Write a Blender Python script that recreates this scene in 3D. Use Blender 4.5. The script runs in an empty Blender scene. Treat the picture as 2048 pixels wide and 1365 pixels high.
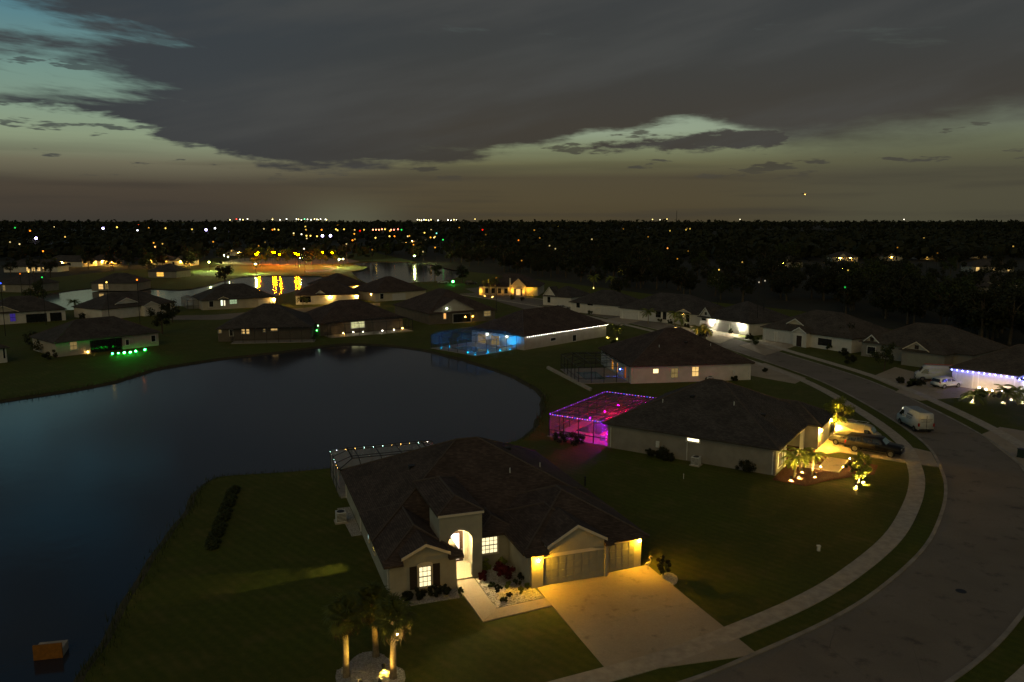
import bpy, bmesh, math, random
from mathutils import Vector, Matrix, noise as mnoise
from mathutils.geometry import delaunay_2d_cdt
random.seed(7)
sc = bpy.context.scene
# ---------------------------------------------------------------- camera
CAMH = 26.0
FPX = 2048 * 28 / 36
PITCH = math.atan((682.5 - 441) / FPX)
CP, SP = math.cos(PITCH), math.sin(PITCH)
cd = bpy.data.cameras.new('camera'); cam = bpy.data.objects.new('camera', cd)
sc.collection.objects.link(cam)
cam.location = (0, 0, CAMH); cam.rotation_euler = (math.pi / 2 - PITCH, 0, 0)
cd.lens = 28; cd.sensor_width = 36; cd.clip_start = 0.5; cd.clip_end = 30000
sc.camera = cam
# ---------------------------------------------------------------- view and sampling
sc.view_settings.view_transform = 'Standard'; sc.view_settings.look = 'None'
sc.view_settings.exposure = 0; sc.view_settings.gamma = 1
sc.cycles.use_denoising = True
sc.cycles.use_adaptive_sampling = True; sc.cycles.adaptive_threshold = .02
sc.cycles.sample_clamp_indirect = 4
sc.cycles.max_bounces = 5; sc.cycles.diffuse_bounces = 2; sc.cycles.glossy_bounces = 2
sc.cycles.transparent_max_bounces = 12; sc.cycles.transmission_bounces = 4
sc.cycles.caustics_reflective = False; sc.cycles.caustics_refractive = False
# ---------------------------------------------------------------- pixel (of the 2048 px photograph) to a place on level ground
def ray(x, y):
    u = (x - 1024) / FPX; v = (682.5 - y) / FPX
    return Vector((u, CP + v * SP, -SP + v * CP))
def gp(x, y, z=0.0):
    d = ray(x, y); t = (CAMH - z) / -d.z
    return Vector((d.x * t, d.y * t, z))
# ---------------------------------------------------------------- world: dusk sky with a dark cloud deck
W = bpy.data.worlds.new('World'); sc.world = W; W.use_nodes = True
W.cycles.sampling_method = 'MANUAL'; W.cycles.sample_map_resolution = 128
nt = W.node_tree; nt.nodes.clear()
class NB:
    def __init__(s, nt): s.nt = nt
    def n(s, t, **k):
        o = s.nt.nodes.new(t)
        for a, b in k.items(): setattr(o, a, b)
        return o
    def l(s, a, b): s.nt.links.new(a, b)
    def put(s, sock, v):
        if hasattr(v, 'is_linked') or hasattr(v, 'links'): s.nt.links.new(v, sock)
        else: sock.default_value = v
    def m(s, op, a, b=None, c=None, clamp=False):
        o = s.n('ShaderNodeMath', operation=op, use_clamp=clamp); s.put(o.inputs[0], a)
        if b is not None: s.put(o.inputs[1], b)
        if c is not None: s.put(o.inputs[2], c)
        return o.outputs[0]
    def ss(s, lo, hi, v):
        o = s.n('ShaderNodeMapRange', interpolation_type='SMOOTHSTEP'); s.put(o.inputs[0], v)
        s.put(o.inputs[1], lo); s.put(o.inputs[2], hi); return o.outputs[0]
    def mix(s, f, a, b, bt='MIX'):
        o = s.n('ShaderNodeMix', data_type='RGBA', blend_type=bt); s.put(o.inputs[0], f); s.put(o.inputs[6], a); s.put(o.inputs[7], b)
        return o.outputs[2]
    def ramp(s, f, pts, interp='LINEAR'):
        o = s.n('ShaderNodeValToRGB'); s.put(o.inputs[0], f); cr = o.color_ramp; cr.interpolation = interp
        while len(cr.elements) < len(pts): cr.elements.new(0.5)
        for e, (p, c) in zip(cr.elements, pts): e.position = p; e.color = (*c, 1)
        return o.outputs[0]
    def noise(s, vec, scale, detail=4, rough=.55, dist=0.0, out=0):
        o = s.n('ShaderNodeTexNoise'); s.put(o.inputs['Vector'], vec); o.inputs['Scale'].default_value = scale
        o.inputs['Detail'].default_value = detail; o.inputs['Roughness'].default_value = rough; o.inputs['Distortion'].default_value = dist
        return o.outputs[out]
    def comb(s, x, y, z):
        o = s.n('ShaderNodeCombineXYZ'); s.put(o.inputs[0], x); s.put(o.inputs[1], y); s.put(o.inputs[2], z); return o.outputs[0]
    def curve(s, f, pts):
        o = s.n('ShaderNodeFloatCurve'); s.put(o.inputs[1], f); c = o.mapping.curves[0]
        c.points[0].location = pts[0]; c.points[1].location = pts[-1]
        for p in pts[1:-1]: c.points.new(*p)
        o.mapping.update(); return o.outputs[0]
def lin(r, g, b):
    f = lambda c: (c / 255 / 12.92) if c <= 10 else ((c / 255 + .055) / 1.055) ** 2.4
    return (f(r), f(g), f(b))
def sky_ae(x, y):
    d = ray(x, y).normalized()
    return (math.atan2(d.x, d.y) + .8) / 1.6, math.asin(d.z) / .4
b = NB(nt)
tc = b.n('ShaderNodeTexCoord'); sep = b.n('ShaderNodeSeparateXYZ'); b.l(tc.outputs['Generated'], sep.inputs[0])
dx, dy, dz = sep.outputs
az = b.m('ARCTAN2', dx, dy); azn = b.m('MULTIPLY_ADD', az, 1 / 1.6, .5, clamp=True)
el = b.m('MAXIMUM', b.m('ARCSINE', dz), 0.0); eln = b.m('MULTIPLY', el, 1 / .4)
# a flat cloud layer seen in perspective
zz = b.m('ADD', b.m('MAXIMUM', dz, 0.0), .045)
pl = b.comb(b.m('DIVIDE', dx, zz), b.m('DIVIDE', dy, zz), 0.0)
plw = b.comb(b.m('MULTIPLY', b.m('DIVIDE', dx, zz), .42), b.m('DIVIDE', dy, zz), 3.0)
ang = b.comb(b.m('MULTIPLY', az, 1.0), b.m('MULTIPLY', el, 4.2), 1.0)
clear_l = b.ramp(eln, [(0, lin(60, 57, 50)), (.10, lin(66, 62, 55)), (.16, lin(104, 102, 84)), (.23, lin(136, 150, 122)), (.38, lin(124, 156, 142)), (.55, lin(86, 134, 146)), (.85, lin(38, 92, 116)), (1, lin(32, 78, 106))])
clear_r = b.ramp(eln, [(0, lin(74, 66, 47)), (.06, lin(76, 70, 52)), (.13, lin(74, 69, 54)), (.17, lin(98, 97, 70)), (.22, lin(122, 130, 100)), (.265, lin(144, 158, 134)), (.5, lin(132, 156, 146)), (.7, lin(80, 104, 112)), (1, lin(40, 74, 92))])
rr_ = b.ss(sky_ae(1350, 300)[0], sky_ae(1800, 300)[0], azn)
clear_r = b.mix(b.m('MULTIPLY', rr_, .5), clear_r, (*lin(78, 80, 66), 1))
lr = b.ss(sky_ae(300, 300)[0], sky_ae(1000, 300)[0], azn)
clear = b.mix(lr, clear_l, clear_r)
# physical twilight gradient laid under the hand-set dusk colours
skt = b.n('ShaderNodeTexSky', sky_type='NISHITA', sun_disc=False)
skt.sun_elevation = math.radians(-4.0); skt.sun_rotation = math.radians(-25)
clear = b.mix(1.0, clear, b.mix(1.0, skt.outputs[0], (.06, .06, .06, 1), 'MULTIPLY'), 'ADD')
# soft streaks low down
st = b.noise(b.comb(b.m('MULTIPLY', az, 1.5), b.m('MULTIPLY', el, 26), 5.0), 2.2, 4, .5)
low = b.m('SUBTRACT', 1.0, b.ss(.02, .30, eln))
clear = b.mix(b.m('MULTIPLY', b.ss(.47, .68, st), b.m('MULTIPLY_ADD', low, .42, .02)), clear, (*lin(56, 53, 48), 1))
# light dome of the distant town
gd = b.m('ADD', b.m('POWER', b.m('MULTIPLY', b.m('SUBTRACT', azn, sky_ae(690, 435)[0]), 26.0), 2.0), b.m('POWER', b.m('MULTIPLY', eln, 15.0), 2.0))
glow = b.m('MULTIPLY', b.m('POWER', 2.718, b.m('MULTIPLY', gd, -1.0)), .55)
clear = b.mix(glow, clear, (*lin(104, 104, 82), 1))
# deck edge
n1 = b.noise(pl, 1.1, 5, .58); n2 = b.noise(ang, 11, 4, .6); n3 = b.noise(ang, 34, 4, .6)
jag = b.m('ADD', b.m('MULTIPLY', b.m('SUBTRACT', n1, .5), .09), b.m('ADD', b.m('MULTIPLY', b.m('SUBTRACT', n2, .5), .12), b.m('MULTIPLY', b.m('SUBTRACT', n3, .5), .05)))
E1 = [(-400, 190), (0, 215), (140, 226), (260, 236), (330, 268), (420, 300), (450, 322), (580, 334), (720, 336), (870, 330), (950, 318), (1000, 303), (1100, 283), (1200, 264), (1300, 252), (1400, 244), (1460, 250), (1560, 284), (1650, 284), (1800, 268), (2048, 238), (2400, 215)]
edge = b.curve(azn, [(0, .7)] + [sky_ae(*p) for p in E1] + [(1, .62)])
d1 = b.m('SUBTRACT', b.m('ADD', eln, b.m('MULTIPLY', jag, b.m('MULTIPLY_ADD', lr, -.55, 1.1))), edge)
deck = b.ss(b.m('MULTIPLY_ADD', b.ss(sky_ae(1400, 0)[0], sky_ae(1750, 0)[0], azn), -.05, -.012), b.m('MULTIPLY_ADD', b.ss(sky_ae(1400, 0)[0], sky_ae(1750, 0)[0], azn), .05, .018), d1)
# the ragged finger under the gap
Fc = b.curve(azn, [(0, sky_ae(-400, 305)[1]), sky_ae(1100, 302), sky_ae(1250, 292), sky_ae(1350, 288), sky_ae(1450, 281), (1, sky_ae(2300, 275)[1])])
Fh = b.curve(azn, [(0, 0), (sky_ae(1135, 300)[0], 0), (sky_ae(1160, 300)[0], .008), (sky_ae(1300, 300)[0], .016), (sky_ae(1450, 300)[0], .030), (sky_ae(1560, 300)[0], .02), (sky_ae(1600, 300)[0], 0), (1, 0)])
fd = b.m('SUBTRACT', Fh, b.m('ABSOLUTE', b.m('SUBTRACT', b.m('ADD', eln, b.m('MULTIPLY', b.m('SUBTRACT', n3, .52), .06)), Fc)))
finger = b.m('MULTIPLY', b.ss(-.006, .012, fd), b.ss(.0, .012, Fh))
# small clouds low left and centre
sm = b.m('MULTIPLY', b.ss(.585, .64, b.noise(b.comb(b.m('MULTIPLY', az, 2.4), b.m('MULTIPLY', el, 13), 9.3), 5.0, 4, .6)), b.ss(.10, .16, eln))
# breaks in the deck towards the left
hn = b.noise(b.comb(b.m('MULTIPLY', az, 1.7), b.m('ADD', b.m('MULTIPLY', el, 11.0), b.m('MULTIPLY', az, .8)), 4.6), 2.7, 6, .6, .12)
lf = b.m('SUBTRACT', 1.0, b.ss(sky_ae(60, 0)[0], sky_ae(660, 0)[0], azn))
hole = b.ss(.54, .74, b.m('ADD', hn, b.m('MULTIPLY_ADD', lf, .19, -.09)))
hole = b.m('MULTIPLY', hole, b.m('MULTIPLY_ADD', b.ss(0.0, .25, lf), .5, .32))
deck = b.m('MULTIPLY', deck, b.m('SUBTRACT', 1.0, hole))
cl = b.m('MAXIMUM', b.m('MAXIMUM', deck, finger), b.m('MULTIPLY', sm, .8))
cc = b.ramp(eln, [(0, lin(60, 57, 50)), (.28, lin(66, 62, 55)), (.5, lin(62, 64, 63)), (1, lin(56, 60, 66))])
ccl = b.ramp(eln, [(0, lin(60, 58, 56)), (.4, lin(60, 65, 68)), (1, lin(46, 58, 68))])
cc = b.mix(lr, ccl, cc)
wisp = b.noise(b.comb(b.m('MULTIPLY', az, 1.2), b.m('ADD', b.m('MULTIPLY', el, 7), b.m('MULTIPLY', az, -1.5)), 7.0), 2.4, 4, .55)
cc = b.mix(b.m('MULTIPLY', b.ss(.38, .72, wisp), .55), cc, (*lin(76, 77, 75), 1))
col = b.mix(cl, clear, cc)
bg = b.n('ShaderNodeBackground'); bg.inputs[1].default_value = 1.0; b.l(col, bg.inputs[0])
wo = b.n('ShaderNodeOutputWorld'); b.l(bg.outputs[0], wo.inputs[0])
# ---------------------------------------------------------------- faint, very soft dusk light from behind the camera
sd = bpy.data.lights.new('dusk_light', 'SUN'); sun = bpy.data.objects.new('dusk_light', sd); sc.collection.objects.link(sun)
sd.energy = 0.33; sd.angle = math.radians(50); sd.color = (1.0, .68, .20)
sun.rotation_euler = (math.radians(58), 0, math.radians(-14))
#@@END_TOP
# ================================================================ helpers
COL = sc.collection
class MB:
    """collects shapes and links them as ONE mesh object"""
    def __init__(s): s.v = []; s.f = []; s.m = []; s.cm = 0
    def face(s, pts):
        i = len(s.v); s.v += [tuple(p) for p in pts]; s.f.append(tuple(range(i, i + len(pts)))); s.m.append(s.cm); return s
    def box(s, x0, x1, y0, y1, z0, z1, T=None):
        c = [(x0, y0, z0), (x1, y0, z0), (x1, y1, z0), (x0, y1, z0), (x0, y0, z1), (x1, y0, z1), (x1, y1, z1), (x0, y1, z1)]
        if T: c = [T(*p) for p in c]
        i = len(s.v); s.v += [tuple(p) for p in c]
        for q in ((0, 3, 2, 1), (4, 5, 6, 7), (0, 1, 5, 4), (1, 2, 6, 5), (2, 3, 7, 6), (3, 0, 4, 7)):
            s.f.append(tuple(i + k for k in q)); s.m.append(s.cm)
        return s
    def prism(s, poly, z0, z1, T=None):
        n = len(poly); a = [(p[0], p[1], z0) for p in poly] + [(p[0], p[1], z1) for p in poly]
        if T: a = [T(*p) for p in a]
        i = len(s.v); s.v += [tuple(p) for p in a]
        s.f.append(tuple(i + k for k in range(n - 1, -1, -1))); s.m.append(s.cm)
        s.f.append(tuple(i + n + k for k in range(n))); s.m.append(s.cm)
        for k in range(n):
            j = (k + 1) % n; s.f.append((i + k, i + j, i + n + j, i + n + k)); s.m.append(s.cm)
        return s
    def bar(s, a, b_, r, n=6, r2=None, cap=True):
        a = Vector(a); b_ = Vector(b_); d = (b_ - a).normalized(); r2 = r if r2 is None else r2
        u = d.cross(Vector((0, 0, 1)) if abs(d.z) < .9 else Vector((1, 0, 0))).normalized(); w = d.cross(u)
        i = len(s.v)
        for c, rr in ((a, r), (b_, r2)):
            for k in range(n):
                t = 2 * math.pi * (k + .5) / n; s.v.append(tuple(c + u * math.cos(t) * rr + w * math.sin(t) * rr))
        for k in range(n):
            j = (k + 1) % n; s.f.append((i + k, i + j, i + n + j, i + n + k)); s.m.append(s.cm)
        if cap:
            s.f.append(tuple(i + k for k in range(n - 1, -1, -1))); s.m.append(s.cm)
            s.f.append(tuple(i + n + k for k in range(n))); s.m.append(s.cm)
        return s
    def tube(s, pts, rs, n=7):
        for k in range(len(pts) - 1): s.bar(pts[k], pts[k + 1], rs[k], n, rs[k + 1], k == len(pts) - 2)
        return s
    def ball(s, c, r, seg=8, rings=5, sz=1.0):
        i = len(s.v); c = Vector(c)
        s.v.append((c.x, c.y, c.z + r * sz))
        for a in range(1, rings):
            t = math.pi * a / rings
            for k in range(seg):
                p = 2 * math.pi * k / seg; s.v.append((c.x + r * math.sin(t) * math.cos(p), c.y + r * math.sin(t) * math.sin(p), c.z + r * sz * math.cos(t)))
        s.v.append((c.x, c.y, c.z - r * sz)); e = len(s.v) - 1
        for k in range(seg):
            j = (k + 1) % seg
            s.f.append((i, i + 1 + k, i + 1 + j)); s.m.append(s.cm)
            for a in range(rings - 2):
                o = i + 1 + a * seg; s.f.append((o + k, o + seg + k, o + seg + j, o + j)); s.m.append(s.cm)
            o = i + 1 + (rings - 2) * seg; s.f.append((o + k, e, o + j)); s.m.append(s.cm)
        return s
    def mesh(s, name, mats, smooth=False):
        me = bpy.data.meshes.new(name); me.from_pydata(s.v, [], s.f)
        for m_ in (mats if isinstance(mats, (list, tuple)) else [mats]): me.materials.append(m_)
        if any(s.m): me.polygons.foreach_set('material_index', s.m)
        if smooth: me.polygons.foreach_set('use_smooth', [True] * len(me.polygons))
        me.update(); return me
    def build(s, name, mats, parent=None, loc=None, rz=0, smooth=False):
        return put(s.mesh(name, mats, smooth), name, parent, loc, rz)
def put(me, name, parent=None, loc=None, rz=0, scale=None):
    o = bpy.data.objects.new(name, me); COL.objects.link(o)
    if parent is not None: o.parent = parent
    if loc is not None: o.location = loc
    if rz: o.rotation_euler = (0, 0, rz)
    if scale is not None: o.scale = scale if isinstance(scale, (tuple, Vector)) else (scale,) * 3
    return o
def empty(name, loc=(0, 0, 0), rz=0):
    o = bpy.data.objects.new(name, None); COL.objects.link(o); o.location = loc; o.rotation_euler = (0, 0, rz); o.empty_display_size = .3
    return o
def tag(o, label, cat, group=None):
    o['label'] = label; o['category'] = cat
    if group: o['group'] = group
    return o
def struct(o): o['kind'] = 'structure'; return o
def dup(root, loc, rz=0, scale=1.0, label=None):
    r = root.copy(); COL.objects.link(r); r.location = loc; r.rotation_euler = (0, 0, rz); r.scale = (scale,) * 3
    if label: r['label'] = label
    for ch in root.children:
        c = ch.copy(); COL.objects.link(c); c.parent = r
        for g_ in ch.children:
            d = g_.copy(); COL.objects.link(d); d.parent = c
    return r
# ================================================================ materials
_M = {}
def pm(name, c1, c2=None, scale=4.0, rough=.8, bump=0.0, bscale=None, metal=0.0, spec=.3, detail=5, coat=0.0):
    if name in _M: return _M[name]
    m_ = bpy.data.materials.new(name); m_.use_nodes = True; t = m_.node_tree; n_ = NB(t); pb = t.nodes['Principled BSDF']
    pb.inputs['Roughness'].default_value = rough; pb.inputs['Metallic'].default_value = metal
    pb.inputs['Specular IOR Level'].default_value = spec; pb.inputs['Coat Weight'].default_value = coat
    tcx = n_.n('ShaderNodeTexCoord').outputs['Object']
    if c2 is None: c2 = tuple(x * .72 for x in c1)
    no = n_.noise(tcx, scale, detail, .6)
    mx = n_.mix(n_.ss(.3, .7, no), (*c1, 1), (*c2, 1)); n_.l(mx, pb.inputs['Base Color'])
    if bump:
        bp = n_.n('ShaderNodeBump'); bp.inputs['Strength'].default_value = bump; bp.inputs['Distance'].default_value = .05
        n_.l(n_.noise(tcx, bscale or scale * 8, 4, .6), bp.inputs['Height']); n_.l(bp.outputs[0], pb.inputs['Normal'])
    _M[name] = m_; return m_
def em(name, col, s, blind=False):
    if name in _M: return _M[name]
    m_ = bpy.data.materials.new(name); m_.use_nodes = True; t = m_.node_tree; n_ = NB(t); t.nodes.clear()
    e = n_.n('ShaderNodeEmission'); e.inputs[0].default_value = (*col, 1); e.inputs[1].default_value = s
    if blind:
        tcx = n_.n('ShaderNodeTexCoord').outputs['Object']
        no = n_.noise(tcx, 1.7, 3, .5); n_.l(n_.m('MULTIPLY', n_.m('MULTIPLY_ADD', no, 1.1, .45), s), e.inputs[1])
    o = n_.n('ShaderNodeOutputMaterial'); n_.l(e.outputs[0], o.inputs[0]); _M[name] = m_; return m_
def screen_mat(name, col, fac):
    m_ = bpy.data.materials.new(name); m_.use_nodes = True; t = m_.node_tree; n_ = NB(t); t.nodes.clear()
    d = n_.n('ShaderNodeBsdfDiffuse'); d.inputs[0].default_value = (*col, 1); tl = n_.n('ShaderNodeBsdfTranslucent'); tl.inputs[0].default_value = (*col, 1)
    a = n_.n('ShaderNodeMixShader'); a.inputs[0].default_value = .5; n_.l(d.outputs[0], a.inputs[1]); n_.l(tl.outputs[0], a.inputs[2])
    tr = n_.n('ShaderNodeBsdfTransparent'); x = n_.n('ShaderNodeMixShader'); x.inputs[0].default_value = fac
    n_.l(tr.outputs[0], x.inputs[1]); n_.l(a.outputs[0], x.inputs[2]); o = n_.n('ShaderNodeOutputMaterial'); n_.l(x.outputs[0], o.inputs[0]); return m_
def water_mat(name, base, bump=.08, rough=.05):
    m_ = bpy.data.materials.new(name); m_.use_nodes = True; t = m_.node_tree; n_ = NB(t); pb = t.nodes['Principled BSDF']
    pb.inputs['Base Color'].default_value = (*base, 1); pb.inputs['Roughness'].default_value = rough; pb.inputs['IOR'].default_value = 1.333
    tcx = n_.n('ShaderNodeTexCoord').outputs['Object']; bp = n_.n('ShaderNodeBump'); bp.inputs['Strength'].default_value = bump; bp.inputs['Distance'].default_value = .25
    h = n_.m('ADD', n_.noise(tcx, .55, 3, .5), n_.m('MULTIPLY', n_.noise(tcx, 2.4, 3, .5), .35)); n_.l(h, bp.inputs['Height']); n_.l(bp.outputs[0], pb.inputs['Normal']); return m_
def grass_mat():
    m_ = bpy.data.materials.new('lawn_grass'); m_.use_nodes = True; t = m_.node_tree; n_ = NB(t); pb = t.nodes['Principled BSDF']
    tcx = n_.n('ShaderNodeTexCoord').outputs['Object']; pb.inputs['Roughness'].default_value = .9; pb.inputs['Specular IOR Level'].default_value = .15
    a = n_.mix(n_.ss(.3, .7, n_.noise(tcx, .09, 5, .6)), (.088, .104, .010, 1), (.082, .080, .012, 1))
    a = n_.mix(n_.m('MULTIPLY', n_.ss(.35, .75, n_.noise(tcx, 2.1, 6, .65)), .65), a, (.046, .056, .006, 1))
    a = n_.mix(n_.m('MULTIPLY', n_.ss(.48, .68, n_.noise(tcx, .33, 6, .7)), .75), a, (.125, .105, .024, 1))
    wv = n_.n('ShaderNodeTexWave', wave_type='BANDS', bands_direction='DIAGONAL'); n_.l(tcx, wv.inputs[0]); wv.inputs['Scale'].default_value = .55; wv.inputs['Distortion'].default_value = 1.2; wv.inputs['Detail Scale'].default_value = .4
    a = n_.mix(n_.m('MULTIPLY', wv.outputs[1], .38), a, (.050, .066, .007, 1))
    a = n_.mix(n_.m('MULTIPLY', n_.ss(.62, .70, n_.noise(tcx, 7.0, 3, .6)), .5), a, (.14, .14, .022, 1))
    n_.l(a, pb.inputs['Base Color']); bp = n_.n('ShaderNodeBump'); bp.inputs['Strength'].default_value = .8; bp.inputs['Distance'].default_value = .06
    n_.l(n_.noise(tcx, 14, 5, .7), bp.inputs['Height']); n_.l(bp.outputs[0], pb.inputs['Normal']); return m_
def shingle_mat(name, c):
    m_ = bpy.data.materials.new(name); m_.use_nodes = True; t = m_.node_tree; n_ = NB(t); pb = t.nodes['Principled BSDF']
    tcx = n_.n('ShaderNodeTexCoord').outputs['Object']; pb.inputs['Roughness'].default_value = .92; pb.inputs['Specular IOR Level'].default_value = .15
    a = n_.mix(n_.ss(.3, .7, n_.noise(tcx, .5, 5, .6)), (*c, 1), (*[x * .68 for x in c], 1))
    sp_ = n_.n('ShaderNodeSeparateXYZ'); n_.l(tcx, sp_.inputs[0])
    br = n_.n('ShaderNodeTexBrick'); n_.l(n_.comb(n_.m('ADD', sp_.outputs[0], sp_.outputs[1]), n_.m('MULTIPLY', sp_.outputs[2], 1.0), 0.0), br.inputs['Vector'])
    br.inputs['Scale'].default_value = 1.0; br.inputs['Brick Width'].default_value = .33; br.inputs['Row Height'].default_value = .07; br.inputs['Mortar Size'].default_value = .006
    br.inputs['Color1'].default_value = (.75, .75, .75, 1); br.inputs['Color2'].default_value = (1.25, 1.25, 1.25, 1); br.inputs['Mortar'].default_value = (.45, .45, .45, 1)
    n_.l(n_.mix(1.0, a, br.outputs[0], 'MULTIPLY'), pb.inputs['Base Color'])
    bp = n_.n('ShaderNodeBump'); bp.inputs['Strength'].default_value = .4; bp.inputs['Distance'].default_value = .02; n_.l(br.outputs[0], bp.inputs['Height']); n_.l(bp.outputs[0], pb.inputs['Normal']); return m_
GRASS = grass_mat()
def worn_mat(name, c, dark, crack, scale, stain):
    m_ = bpy.data.materials.new(name); m_.use_nodes = True; t = m_.node_tree; n_ = NB(t); pb = t.nodes['Principled BSDF']; pb.inputs['Roughness'].default_value = .93; pb.inputs['Specular IOR Level'].default_value = .2
    tcx = n_.n('ShaderNodeTexCoord').outputs['Object']
    a = n_.mix(n_.ss(.3, .7, n_.noise(tcx, .16, 5, .6)), (*c, 1), (*[x * .78 for x in c], 1)); a = n_.mix(n_.m('MULTIPLY', n_.ss(.3, .7, n_.noise(tcx, 9, 4, .7)), .45), a, (*[x * .62 for x in c], 1))
    a = n_.mix(n_.m('MULTIPLY', n_.ss(.54, .74, n_.noise(tcx, stain, 5, .65)), .6), a, (*dark, 1))
    vo = n_.n('ShaderNodeTexVoronoi', feature='DISTANCE_TO_EDGE'); vo.inputs['Scale'].default_value = scale; n_.l(n_.mix(.18, tcx, n_.noise(tcx, .8, 3, .6, out=1)), vo.inputs['Vector'])
    a = n_.mix(n_.m('MULTIPLY', n_.m('SUBTRACT', 1.0, n_.ss(.0, crack, vo.outputs['Distance'])), n_.m('MULTIPLY', n_.ss(.5, .7, n_.noise(tcx, .07, 2, .5)), .4)), a, (*dark, 1))
    n_.l(a, pb.inputs['Base Color']); bp = n_.n('ShaderNodeBump'); bp.inputs['Strength'].default_value = .35; bp.inputs['Distance'].default_value = .02; n_.l(n_.noise(tcx, 60, 3, .6), bp.inputs['Height']); n_.l(bp.outputs[0], pb.inputs['Normal']); return m_
ASPH = worn_mat('asphalt', (.23, .192, .150), (.035, .03, .028), .006, .22, .55)
CONC = worn_mat('concrete', (.43, .35, .25), (.14, .115, .085), .004, .16, .7)
CONC2 = pm('concrete_walk', (.44, .375, .29), (.32, .275, .215), 1.6, .9, .25, 40)
DECK = pm('pool_deck', (.34, .31, .27), (.27, .25, .22), 1.5, .8, .15, 30)
GRAVEL = pm('pale_gravel', (.52, .48, .42), (.22, .20, .17), 9, .95, .9, 22)
MULCH = pm('red_mulch', (.16, .055, .025), (.07, .025, .012), 8, .95, .9, 24)
ROOF = shingle_mat('shingle_brown', (.092, .066, .054)); ROOF2 = shingle_mat('shingle_grey', (.086, .074, .066))
ROOF3 = shingle_mat('shingle_tan', (.098, .080, .064))
RIDGE = pm('ridge_shingle', (.105, .080, .066), (.075, .058, .048), 5, .95, .5, 30)
WGREY = pm('stucco_grey', (.39, .36, .28), (.33, .305, .24), .8, .9, .3, 50)
WWHITE = pm('stucco_white', (.66, .62, .57), (.56, .53, .48), .7, .9, .25, 50)
WCREAM = pm('stucco_cream', (.58, .51, .38), (.50, .43, .32), .7, .9, .25, 50)
WTAUPE = pm('stucco_taupe', (.27, .25, .22), (.22, .2, .175), .7, .9, .25, 50)
WSHADED = pm('stucco_screen_shade', (.14, .12, .095), (.11, .095, .078), .7, .9, .25, 50)  # wall colour darkened to stand for the gloom behind the screens
WBEIGE = pm('stucco_beige', (.46, .42, .35), (.39, .35, .29), .7, .9, .25, 50)
TRIM = pm('trim_cream', (.70, .60, .46), (.62, .53, .40), 2, .6)
TRIMW = pm('trim_white', (.74, .72, .68), (.66, .64, .6), 2, .6)
BRONZE = pm('bronze_aluminium', (.030, .026, .022), (.02, .018, .016), 3, .45, metal=.3)
WHITEAL = pm('white_aluminium', (.65, .65, .63), None, 3, .5)
DARKGLASS = pm('dark_glass', (.018, .020, .022), (.012, .013, .015), 1, .06, spec=.6)
GDOOR = pm('garage_door_grey', (.27, .265, .22), (.24, .235, .195), 1.5, .7)
GDOORW = pm('garage_door_white', (.6, .58, .55), (.53, .51, .48), 1.5, .6)
SHUT = pm('shutter_brown', (.045, .032, .024), None, 6, .7)
DOORW = pm('door_dark', (.045, .026, .020), None, 5, .5)
SOIL = pm('bank_soil', (.060, .045, .022), (.035, .034, .014), .6, .95, .6, 6)
BLACK = pm('black_plastic', (.02, .02, .02), None, 4, .5)
TYRE = pm('tyre_rubber', (.018, .018, .018), None, 6, .85)
RIM = pm('alloy_rim', (.22, .22, .21), None, 4, .4, metal=.8)
ROCK = pm('rock', (.40, .36, .31), (.26, .23, .2), 3, .95, .6, 12)
TRUNKM = pm('tree_bark', (.11, .085, .058), (.06, .046, .032), 3, .95, .8, 14)
PALMT = pm('palm_trunk', (.26, .20, .12), (.15, .115, .068), 5, .95, .9, 18)
def leaf(name, c, c2, rough=.65):
    m_ = bpy.data.materials.new(name); m_.use_nodes = True; t = m_.node_tree; n_ = NB(t); pb = t.nodes['Principled BSDF']
    tcx = n_.n('ShaderNodeTexCoord').outputs['Object']; oi = n_.n('ShaderNodeObjectInfo')
    a = n_.mix(n_.ss(.3, .7, n_.noise(tcx, 1.4, 4, .6)), (*c, 1), (*c2, 1))
    a = n_.mix(n_.m('MULTIPLY', oi.outputs['Random'], .35), a, (*[x * .55 for x in c2], 1))
    n_.l(a, pb.inputs['Base Color']); pb.inputs['Roughness'].default_value = rough; pb.inputs['Specular IOR Level'].default_value = .2
    tl = n_.n('ShaderNodeBsdfTranslucent'); n_.l(a, tl.inputs[0]); mx = n_.n('ShaderNodeMixShader'); mx.inputs[0].default_value = .25
    n_.l(pb.outputs[0], mx.inputs[1]); n_.l(tl.outputs[0], mx.inputs[2]); n_.l(mx.outputs[0], t.nodes['Material Output'].inputs[0]); return m_
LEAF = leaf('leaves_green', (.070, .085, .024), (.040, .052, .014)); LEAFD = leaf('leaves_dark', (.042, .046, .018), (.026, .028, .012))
LEAFY = leaf('leaves_bright', (.24, .27, .045), (.15, .17, .03)); LEAFR = leaf('leaves_red', (.17, .022, .016), (.08, .012, .012))  # LEAFY is a brighter copy: lamplight on floodlit plants put into leaf colour
PALML = leaf('palm_leaf', (.17, .19, .045), (.10, .115, .026)); PALMD = leaf('palm_leaf_dry', (.17, .12, .045), (.10, .07, .028))
SCREEN = screen_mat('insect_screen', (.10, .10, .10), .15); SCREENL = screen_mat('insect_screen_pale', (.55, .53, .50), .48); SCREENP = screen_mat('insect_screen_night', (.30, .28, .30), .36)
WATER = water_mat('lake_water', (.024, .027, .036), .035, .11); POOLW = water_mat('pool_water', (.03, .09, .10), .05)
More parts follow.
